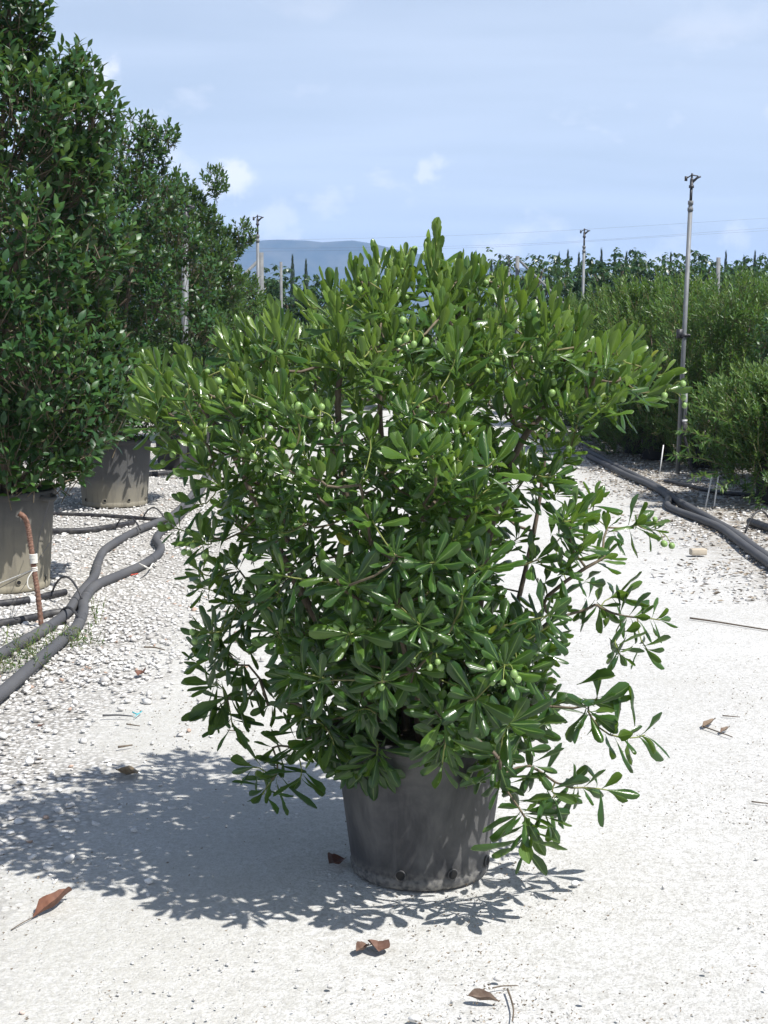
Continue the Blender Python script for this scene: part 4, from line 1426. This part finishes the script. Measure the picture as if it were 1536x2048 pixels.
for (u1, v1, u2, v2, r_, par_) in ((58, 1199.5, 68, 1198, .0235, pc), (150, 1061.3, 158, 1061, .0255, pe)):
    a, b = ground(u1, v1, .021), ground(u2, v2, .021)
    v, f = tube(np.array([a, b]), r_, 12)
    MB().add(v, f).build('tape_mark', M_WHITE, par_)


def loop(pa, pb, hgt, r, label):
    a, b = ground(*pa, .03), ground(*pb, .05)
    pts = [a + (b - a) * t + np.array([0, 0, hgt * math.sin(math.pi * t) ** .8]) for t in np.linspace(0, 1, 13)]
    v, f = tube(np.array(pts), r, 7)
    tag(MB().add(v, f).build('drip_tube', M_PIPE), label, 'tube', 'thin drip tubes')


loop((104, 1186), (165, 1202), .13, .007, 'thin black drip tube arching from the taped pipe to the thick hoses')
loop((122, 1224), (160, 1242), .05, .008, 'thin black drip tube bridging the two thick hoses by the iron bar')
loop((234, 1050), (281, 1060), .10, .007, 'thin black drip tube arching over the pipe by the grey-beige pot')
loop((287, 1034), (328, 1036), .09, .007, 'thin black drip tube arching beside the leaves of the berry shrub')
# right verge
hose('irrigation_hose', [(1170, 898), (1188, 908), (1228, 930), (1272, 952), (1310, 971), (1337, 988), (1356, 1002), (1391, 1022), (1431, 1044), (1472, 1068), (1505, 1093), (1550, 1124), (1640, 1185)], .037, M_HOSE, 'thick dusty grey hose along the right verge, the farther of that pair', 'hose', 'thick hoses')
hose('irrigation_hose', [(1176, 912), (1209, 928), (1255, 951), (1293, 967), (1326, 985), (1337, 997), (1335, 1010), (1350, 1020), (1380, 1031), (1412, 1043), (1445, 1058), (1490, 1092), (1540, 1128), (1620, 1190)], .034, M_HOSE, 'thick dusty grey hose along the right verge with a kink, the nearer of that pair', 'hose', 'thick hoses')
hose('water_pipe', [(1500, 1043), (1520, 1050), (1550, 1060), (1600, 1075)], .035, M_PIPE, 'short black pipe end in shade at the right edge', 'pipe', 'thin black pipes')
hose('water_pipe', [(1330, 962), (1380, 972), (1440, 985), (1500, 990), (1560, 996)], .022, M_PIPE, 'black pipe passing in front of the dark pots on the right', 'pipe', 'thin black pipes')
loop((1490, 1066), (1545, 1056), .17, .009, 'thin black drip tube arching over the hoses at the right edge')
for (u1, v1, u2, v2, lab) in ((1318, 951, 1327, 890, 'white stake leaning beside the dark pot left of the sprinkler pole'), (1410, 1014, 1424, 952, 'white stake in front of the right-edge pot, left of its pair'), (1427, 1015, 1438, 944, 'white stake in front of the right-edge pot, right of its pair')):
    a = ground(u1, v1)
    b = at(u2, v2, a[1] + .05)
    v, f = tube(np.array([a - np.array([0, 0, .03]), b]), .0075, 6)
    tag(MB().add(v, f).build('garden_stake', M_WHITE), lab, 'stake', 'thin white stakes')

# hooked iron bar with twine
a = ground(84, 1252)
Yb = a[1]
pts = smooth_path([a - np.array([0, 0, .05]), at(76, 1190, Yb), at(68, 1138, Yb + .01), at(61, 1085, Yb + .02), at(55, 1050, Yb + .02), at(48, 1034, Yb + .01), at(38, 1027, Yb)], 24)
n_ = len(pts)
rad = np.where(np.arange(n_) % 3 == 0, .0175, .0145)
v, f = tube(pts, rad, 10)
bar = MB().add(v, f).build('iron_bar', M_RUST)
tag(bar, 'rusty ribbed iron bar with a hooked top, stuck in the gravel before the left-edge pot', 'iron bar')
tw = MB()
for (u, v_, n_, rr) in ((68, 1122, 5, .019), (67, 1113, 4, .021), (69, 1139, 3, .016)):
    c = at(u, v_, Yb + .01)
    th = np.linspace(0, 2 * np.pi * n_, 12 * n_)
    v, f = tube_q(np.stack([c[0] + rr * np.cos(th), c[1] + rr * np.sin(th), c[2] + (th / th[-1] - .5) * .028], 1), .0036, 5)
    tw.add(v, f)
for pp in ([(68, 1139, .0), (57, 1155, -.02), (55, 1168, -.03), (58, 1176, -.03), (63, 1178, -.02)], [(67, 1139, 0), (40, 1150, .05), (0, 1166, .1), (-30, 1178, .1)]):
    v, f = tube_q(smooth_path([at(u, v_, Yb + dy) for u, v_, dy in pp], 5), .0034, 5)
    tw.add(v, f)
tag(tw.build('twine', M_TWINE), 'white twine knotted around the rusty iron bar', 'twine')
tw = MB()
for pp in ([(70, 1130, .0), (90, 1100, .5), (112, 1065, .95)], [(66, 1141, .0), (80, 1070, .6), (100, 1000, .95)], [(65, 1141, 0), (30, 1160, .3), (-20, 1186, .5)], [(65, 1142, 0), (50, 1170, .3), (36, 1188, .9)]):
    v, f = tube_q(smooth_path([at(u, v_, Yb + dy) for u, v_, dy in pp], 5), .002, 4)
    tw.add(v, f)
tag(tw.build('guy_wire', M_DKMETAL), 'thin dark guy wires running from the iron bar to the left-edge pot', 'wire')
tw = MB()
v, f = tube_q(smooth_path(gpath([(279, 1128, .088), (290, 1133, .088), (299, 1137, .03), (306, 1127, .012), (312, 1133, .008)], .02), 5), .006, 5)
tag(tw.add(v, f).build('twine', M_TWINE), 'scrap of white twine lying over the nearer left hose', 'twine')

# ------------------------------------------------------------------ stones, litter, grit (countless)
rs = np.random.RandomState(77)
iv, if_ = ico()
stone_vars = []
for k in range(8):
    w = iv * (1 + .28 * rs.randn(12))[:, None] * np.array([1, rs.uniform(.65, 1), rs.uniform(.40, .7)])
    stone_vars.append((w, if_, np.zeros((12, 2))))


def scatter_stones(name, pos, size, tint, mat, label):
    L = Leaves(stone_vars, np.linspace(0, 1, 16))
    for p, s, t_ in zip(pos, size, tint):
        a = rs.rand() * 6.28
        c, sn = math.cos(a), math.sin(a)
        tl = rs.randn() * .25
        R = np.array([[c, -sn, 0], [sn, c, 0], [0, 0, 1]]) @ np.array([[1, 0, 0], [0, math.cos(tl), -math.sin(tl)], [0, math.sin(tl), math.cos(tl)]])
        L.add(rs.randint(8), int(np.clip(t_ * 15, 0, 15)), R, s, (p[0], p[1], s * .18 - .004))
    mb, _ = L.arrays()
    o = mb.build(name, mat, None, smooth=False)
    return tag(o, label, None, None, 'stuff')


pos, size, tint = [], [], []
while len(pos) < 25000:
    y = 4.2 + 17 * rs.rand() ** 1.25
    x = -.55 - rs.rand() ** .9 * (.28 * y + 1.2)
    e = x + .35 * math.sin(y * 1.3) + .2 * math.sin(y * 3.1 + 1)
    pr = np.interp(e, [-1.55, -1.15, -.6], [1, .35, .03]) * np.interp(y, [4.2, 5.6, 6.5], [.12, .6, 1])
    if rs.rand() > pr:
        continue
    pos.append((x, y)); size.append(rs.uniform(.0065, .017) * (1 + .9 * (rs.rand() < .05))); tint.append(rs.beta(2.2, 1.5) * .92 if rs.rand() > .03 else 1.0)
scatter_stones('gravel', pos, size, tint, M_STONE, 'white limestone chips covering the left side under the hoses and pots')
pos, size, tint = [], [], []
while len(pos) < 3600:
    y = 2.9 + 12 * rs.rand() ** 1.6
    x = rs.uniform(-.30 * y - .3, .30 * y + .3)
    pr = np.interp(x, [-1.6, -.3, .6, 2.5], [1, .7, .30, .40]) * (.15 + max(0, 1.6 * mnoise.noise(Vector((x * 1.3, y * 1.0, 2.0))) + .35))
    if rs.rand() > pr: continue
    pos.append((x, y)); size.append(.0018 + .0048 * rs.rand() ** 3 + (.006 * rs.rand() if rs.rand() < .02 else 0)); tint.append(.25 + rs.beta(1.6, 1.6) * .65)
scatter_stones('gravel_grit', pos, size, tint, M_STONE, 'small loose pebbles scattered over the white lane')


def bits(name, n, gen, mat, label, lmin, lmax, wf):
    mb = MB()
    V, Fc, T = [], [], []
    for q in range(n):
        x, y, tt = gen()
        a = rs.rand() * 6.28
        L, w = rs.uniform(lmin, lmax), 0
        w = L * rs.uniform(*wf)
        d = np.array([math.cos(a), math.sin(a), 0]); s = np.array([-d[1], d[0], 0])
        c = np.array([x, y, .003 + rs.rand() * .004])
        up = np.array([0, 0, 1.0])
        k = rs.uniform(.1, .35) * L
        V += [c - d * L * .5, c + s * w * .5 + up * k * rs.uniform(.3, 1), c + d * L * .5 + up * k * .4, c - s * w * .5 + up * k * rs.uniform(.0, .6), c - up * .004]
        b = q * 5
        Fc += [(b, b + 3, b + 2), (b, b + 2, b + 1), (b, b + 4, b + 3), (b + 1, b + 2, b + 4)]
        T += [tt] * 5
    mb.add(np.array(V), np.array(Fc), np.array(T))
    return tag(mb.build(name, mat, None, smooth=False), label, None, None, 'stuff')


def gen_lane():
    while True:
        y = 2.9 + 9 * rs.rand() ** 1.8
        x = rs.uniform(-.3 * y - .2, .3 * y + .2)
        if rs.rand() < .04 + 1.4 * max(0, mnoise.noise(Vector((x * 1.6, y * 1.1, 4.0))) + .5 * mnoise.noise(Vector((x * 5, y * 4, 9.0)))):
            return x, y, rs.beta(1.8, 1.5)


bits('litter', 5200, gen_lane, M_LITTER, 'tiny dry plant fibres and specks strewn over the white lane', .003, .013, (.08, .28))


def gen_right():
    while True:
        y = 9 + 16 * rs.rand()
        x = rs.uniform(1.9, 5.4)
        e = x + .25 * math.sin(y * 2.1) + .15 * math.sin(y * 5)
        if rs.rand() < np.interp(e, [2.0, 2.6, 3.2, 5], [.06, .6, 1, .5]):
            return x, y, rs.rand()


bits('leaf_litter', 9000, gen_right, M_LITTER, 'dry brown leaf litter along the right verge under the shrubs', .02, .065, (.2, .5))
pos = [gen_right()[:2] for _ in range(4500)]
scatter_stones('verge_gravel', pos, rs.uniform(.008, .022, len(pos)), rs.beta(2, 1.7, len(pos)) * .9, M_STONE, 'pale stone chips mixed with litter along the right verge')

# weeds growing among the gravel
wv = [leaf_shape(1.0, .12, LANC, 2, 1, arc=a_, fold=.2) for a_ in (.1, .3)]
for (u, v_, hgt, spread, n, lab) in ((194, 1250, .16, .03, 40, 'single thin upright weed in the gravel right of the thick hoses'), (145, 1290, .12, .13, 160, 'grassy weed tuft against the nearer thick hose'), (45, 1312, .12, .20, 240, 'low sprawling weeds between the two thick hoses at the left edge'), (20, 1345, .10, .16, 150, 'weeds at the left edge below the hoses')):
    p = ground(u, v_)
    L = Leaves(wv, [.2, .5, .8, 1.0])
    tw = MB()
    for q in range(n // 6):
        b0 = np.array([rs.randn() * spread * .6, rs.randn() * spread * .6, 0])
        tip = b0 + np.array([rs.randn() * .035, rs.randn() * .035, hgt * rs.uniform(.5, 1.1)])
        v, f = tube_q(np.array([b0, (b0 + tip) / 2 + rs.randn(3) * .006, tip]), .0013, 3)
        tw.add(v, f, .8)
        for w in range(7):
            t_ = rs.rand()
            L.add(rs.randint(2), rs.randint(4), frame(unit(rs.randn(3) + np.array([0, 0, .8])), unit(rs.randn(3) + np.array([0, 0, 1]))), rs.uniform(.018, .04), b0 + (tip - b0) * t_)
    r_ = empty('weed', (p[0], p[1], 0), lab, 'weed', 'weeds in the gravel')
    tw.build('stems', M_BARK, r_)['kind'] = 'stuff'
    mb, _ = L.arrays()
    mb.build('leaves', M_FINE, r_)['kind'] = 'stuff'

# ------------------------------------------------------------------ fallen leaves, twigs, stones: each its own


def dead_leaf(u, v_, u2, v2, wid, tint, label, arc=-.12, cup=-.9, stalk=None, lift=.004, seed=0, twist=.4):
    a, b = ground(u, v_), ground(u2, v2)
    L = np.linalg.norm(b - a)
    v, f, uv = leaf_shape(L, wid, [(0, .06), (.1, .3), (.3, .85), (.55, 1), (.8, .75), (.94, .35), (1, .05)], 10, 2, cup=cup, arc=arc, wave=.18, twist=twist)
    d = unit(b - a)
    R = frame(d, np.array([0, 0, 1.0]))
    v = v @ R.T
    v[:, 2] += lift - v[:, 2].min()
    root = empty('fallen_leaf', (a[0], a[1], 0), label, 'dead leaf', 'fallen dry leaves')
    MB().add(v, f, tint, uv).build('blade', M_DEAD, root)
    if stalk:
        pts = smooth_path([v[2] + np.array([0, 0, .001]), (v[2] + ground(*stalk) - a) / 2 + np.array([0, 0, .004]), ground(*stalk) - a + np.array([0, 0, .003])], 4)
        vv, ff = tube_q(pts, .0016, 5)
        MB().add(vv, ff, 0).build('stalk', M_BARK, root)


dead_leaf(66, 1838, 148, 1796, .15, 0.0, 'largest fallen leaf, red-brown with a long stalk, at the lower left of the lane', stalk=(22, 1862), cup=-.8)
dead_leaf(738, 1894, 711, 1912, .20, .6, 'left half of the pair of fallen brown leaves in front of the pot', stalk=(752, 1890), seed=1)
dead_leaf(757, 1888, 757, 1912, .42, .5, 'right, redder and rounder one of the pair of fallen leaves in front of the pot', cup=-.3, arc=-.05)
dead_leaf(998, 2006, 934, 2001, .16, .7, 'fallen greyish brown leaf near the bottom edge, beside a curved twig', cup=-.9, twist=.8)
dead_leaf(232, 1543, 275, 1560, .24, 1.0, 'pale fallen leaf lying in the shadow of the shrub', cup=-.4)
dead_leaf(690, 1722, 657, 1738, .34, .3, 'dark red fallen leaf at the left foot of the black pot', cup=-.5)
dead_leaf(1404, 1457, 1432, 1446, .15, .8, 'small dry leaf on the right side of the lane, upper of two', cup=-.6)
dead_leaf(1440, 1467, 1460, 1460, .18, .75, 'small dry leaf on the right side of the lane, lower of two', cup=-.6)
dead_leaf(276, 1354, 286, 1347, .4, .2, 'tiny rust-coloured fallen leaf on the gravel left of the shrub', cup=-.4)
dead_leaf(74, 1456, 90, 1453, .3, .25, 'small brown fallen leaf on the chips at the far left', cup=-.4)


def twig(pts, r, mat, label, tint=.1, name='twig', cat='twig'):
    P = smooth_path(gpath(pts, r + .002), 5)
    v, f = tube(P, np.linspace(r, r * .6, len(P)), 6)
    tag(MB().add(v, f, tint).build(name, mat), label, cat, 'twigs on the ground')


twig([(1015, 1978), (1022, 1998), (1027, 2020), (1025, 2042)], .003, M_BARK, 'curved thin grey twig near the bottom edge')
twig([(985, 1976), (1005, 1972), (1035, 1971)], .0022, M_BARK, 'short straight twig just above the curved one')
twig([(1404, 1452), (1432, 1462), (1465, 1474)], .0035, M_BARK, 'thin brown twig between the two small dry leaves on the right')
twig([(1445, 1431), (1480, 1434)], .003, M_BARK, 'short grey twig above the dry leaves on the right')
twig([(1380, 1236), (1430, 1243), (1536, 1260), (1600, 1270)], .006, M_BARK, 'long dark stick lying on the lane at the right edge')
twig([(205, 1431), (235, 1430), (262, 1432)], .005, M_HOSE, 'short blue-grey stick on the gravel beside the cyan string')
twig([(253, 1448), (280, 1452)], .0035, M_BARK, 'small brown twig just below the blue-grey stick')
twig([(236, 1494), (265, 1490)], .005, M_BARK, 'brown twig at the upper edge of the shadow')
twig([(455, 1460), (490, 1464)], .0028, M_BARK, 'thin twig left of the hanging leaves of the shrub')
twig([(288, 1294), (310, 1295), (330, 1300)], .005, M_BARK, 'dark twig on the gravel left of the lowest shrub branches')
twig([(1503, 1603), (1545, 1608)], .0028, M_BARK, 'fine straight twig at the right edge of the lane')
twig([(265, 1424), (275, 1428), (284, 1422), (270, 1433)], .003, M_CYAN, 'scrap of cyan string on the gravel', name='string_scrap', cat='string')
twig([(258, 1150), (268, 1149), (276, 1147)], .006, M_RED, 'small bright red plastic scrap under the thick hose', name='plastic_scrap', cat='scrap')


def stone(u, v_, s, tint, label, k=0, flat=.7):
    p = ground(u, v_)
    r_ = np.random.RandomState(int(u))
    sv, sf = sphere(10, 7)
    nv = unit(r_.randn(3))
    w = sv.copy()
    for q in range(9):
        nv = unit(r_.randn(3)); d0 = r_.uniform(.55, .8)
        dd = w @ nv
        w -= np.clip(dd - d0, 0, None)[:, None] * nv
    w *= np.array([1, .8, flat]) * s
    tag(MB().add(w, sf, tint).build('stone', M_STONE, None, False, (p[0], p[1], s * flat * .62)), label, 'stone', 'loose stones on the lane')


for (u, v_, s, t_, lab) in ((1150, 1772, .016, .75, 'pale stone right of the black pot, nearest to its shadow'), (1327, 1776, .008, .4, 'small grey stone far right of the black pot'), (996, 1962, .013, .3, 'grey stone at the near end, above the brown leaf'), (660, 1976, .010, .25, 'dark grey stone near the bottom, left of centre'),
                            (44, 2028, .008, .98, 'reddish pebble in the bottom left corner'), (830, 2042, .018, .7, 'pale stone cut by the bottom edge of the photo'), (1165, 2004, .010, .35, 'grey pebble at the bottom right of centre'), (140, 1722, .020, .75, 'white stone at the lower left border of the shadow'), (68, 1716, .013, .85, 'white stone left of the shadow'),
                            (297, 1766, .016, .9, 'white stone at the front border of the shadow'), (190, 1597, .010, .8, 'small white stone in the upper left of the shadow'), (268, 1664, .013, .6, 'pale stone in the middle of the shadow'), (60, 1527, .020, .85, 'largest white stone on the left gravel'), (1412, 1944, .009, .4, 'grey pebble in the lower right')):
    stone(u, v_, s, t_, lab)
v, f = box((0, 0, .022), (.125, .07, .05), .12)
p = ground(1396, 1109)
bo = MB().add(v, f).build('brick_fragment', M_BRICK, None, False, (p[0], p[1], 0))
tag(bo, 'beige brick fragment lying beside the right verge', 'brick')
bv = bo.modifiers.new('worn', 'BEVEL'); bv.width = .008; bv.segments = 2

# ------------------------------------------------------------------ haze over the distance
v, f = box((0, 1650, 92), (4700, 3500, 186))
f = f
hz = MB().add(v, f).build('haze', None, None, False)
hm = bpy.data.materials.new('haze_air'); hm.use_nodes = True
hm.node_tree.nodes.clear()
pv = hm.node_tree.nodes.new('ShaderNodeVolumePrincipled')
pv.inputs['Color'].default_value = (.36, .575, 1.0, 1)
pv.inputs['Density'].default_value = 0.00021
pv.inputs['Anisotropy'].default_value = 0.0
ho = hm.node_tree.nodes.new('ShaderNodeOutputMaterial')
hm.node_tree.links.new(pv.outputs[0], ho.inputs['Volume'])
hz.data.materials.append(hm)
tag(hz, 'thin bluish summer haze over the distance', None, None, 'stuff')
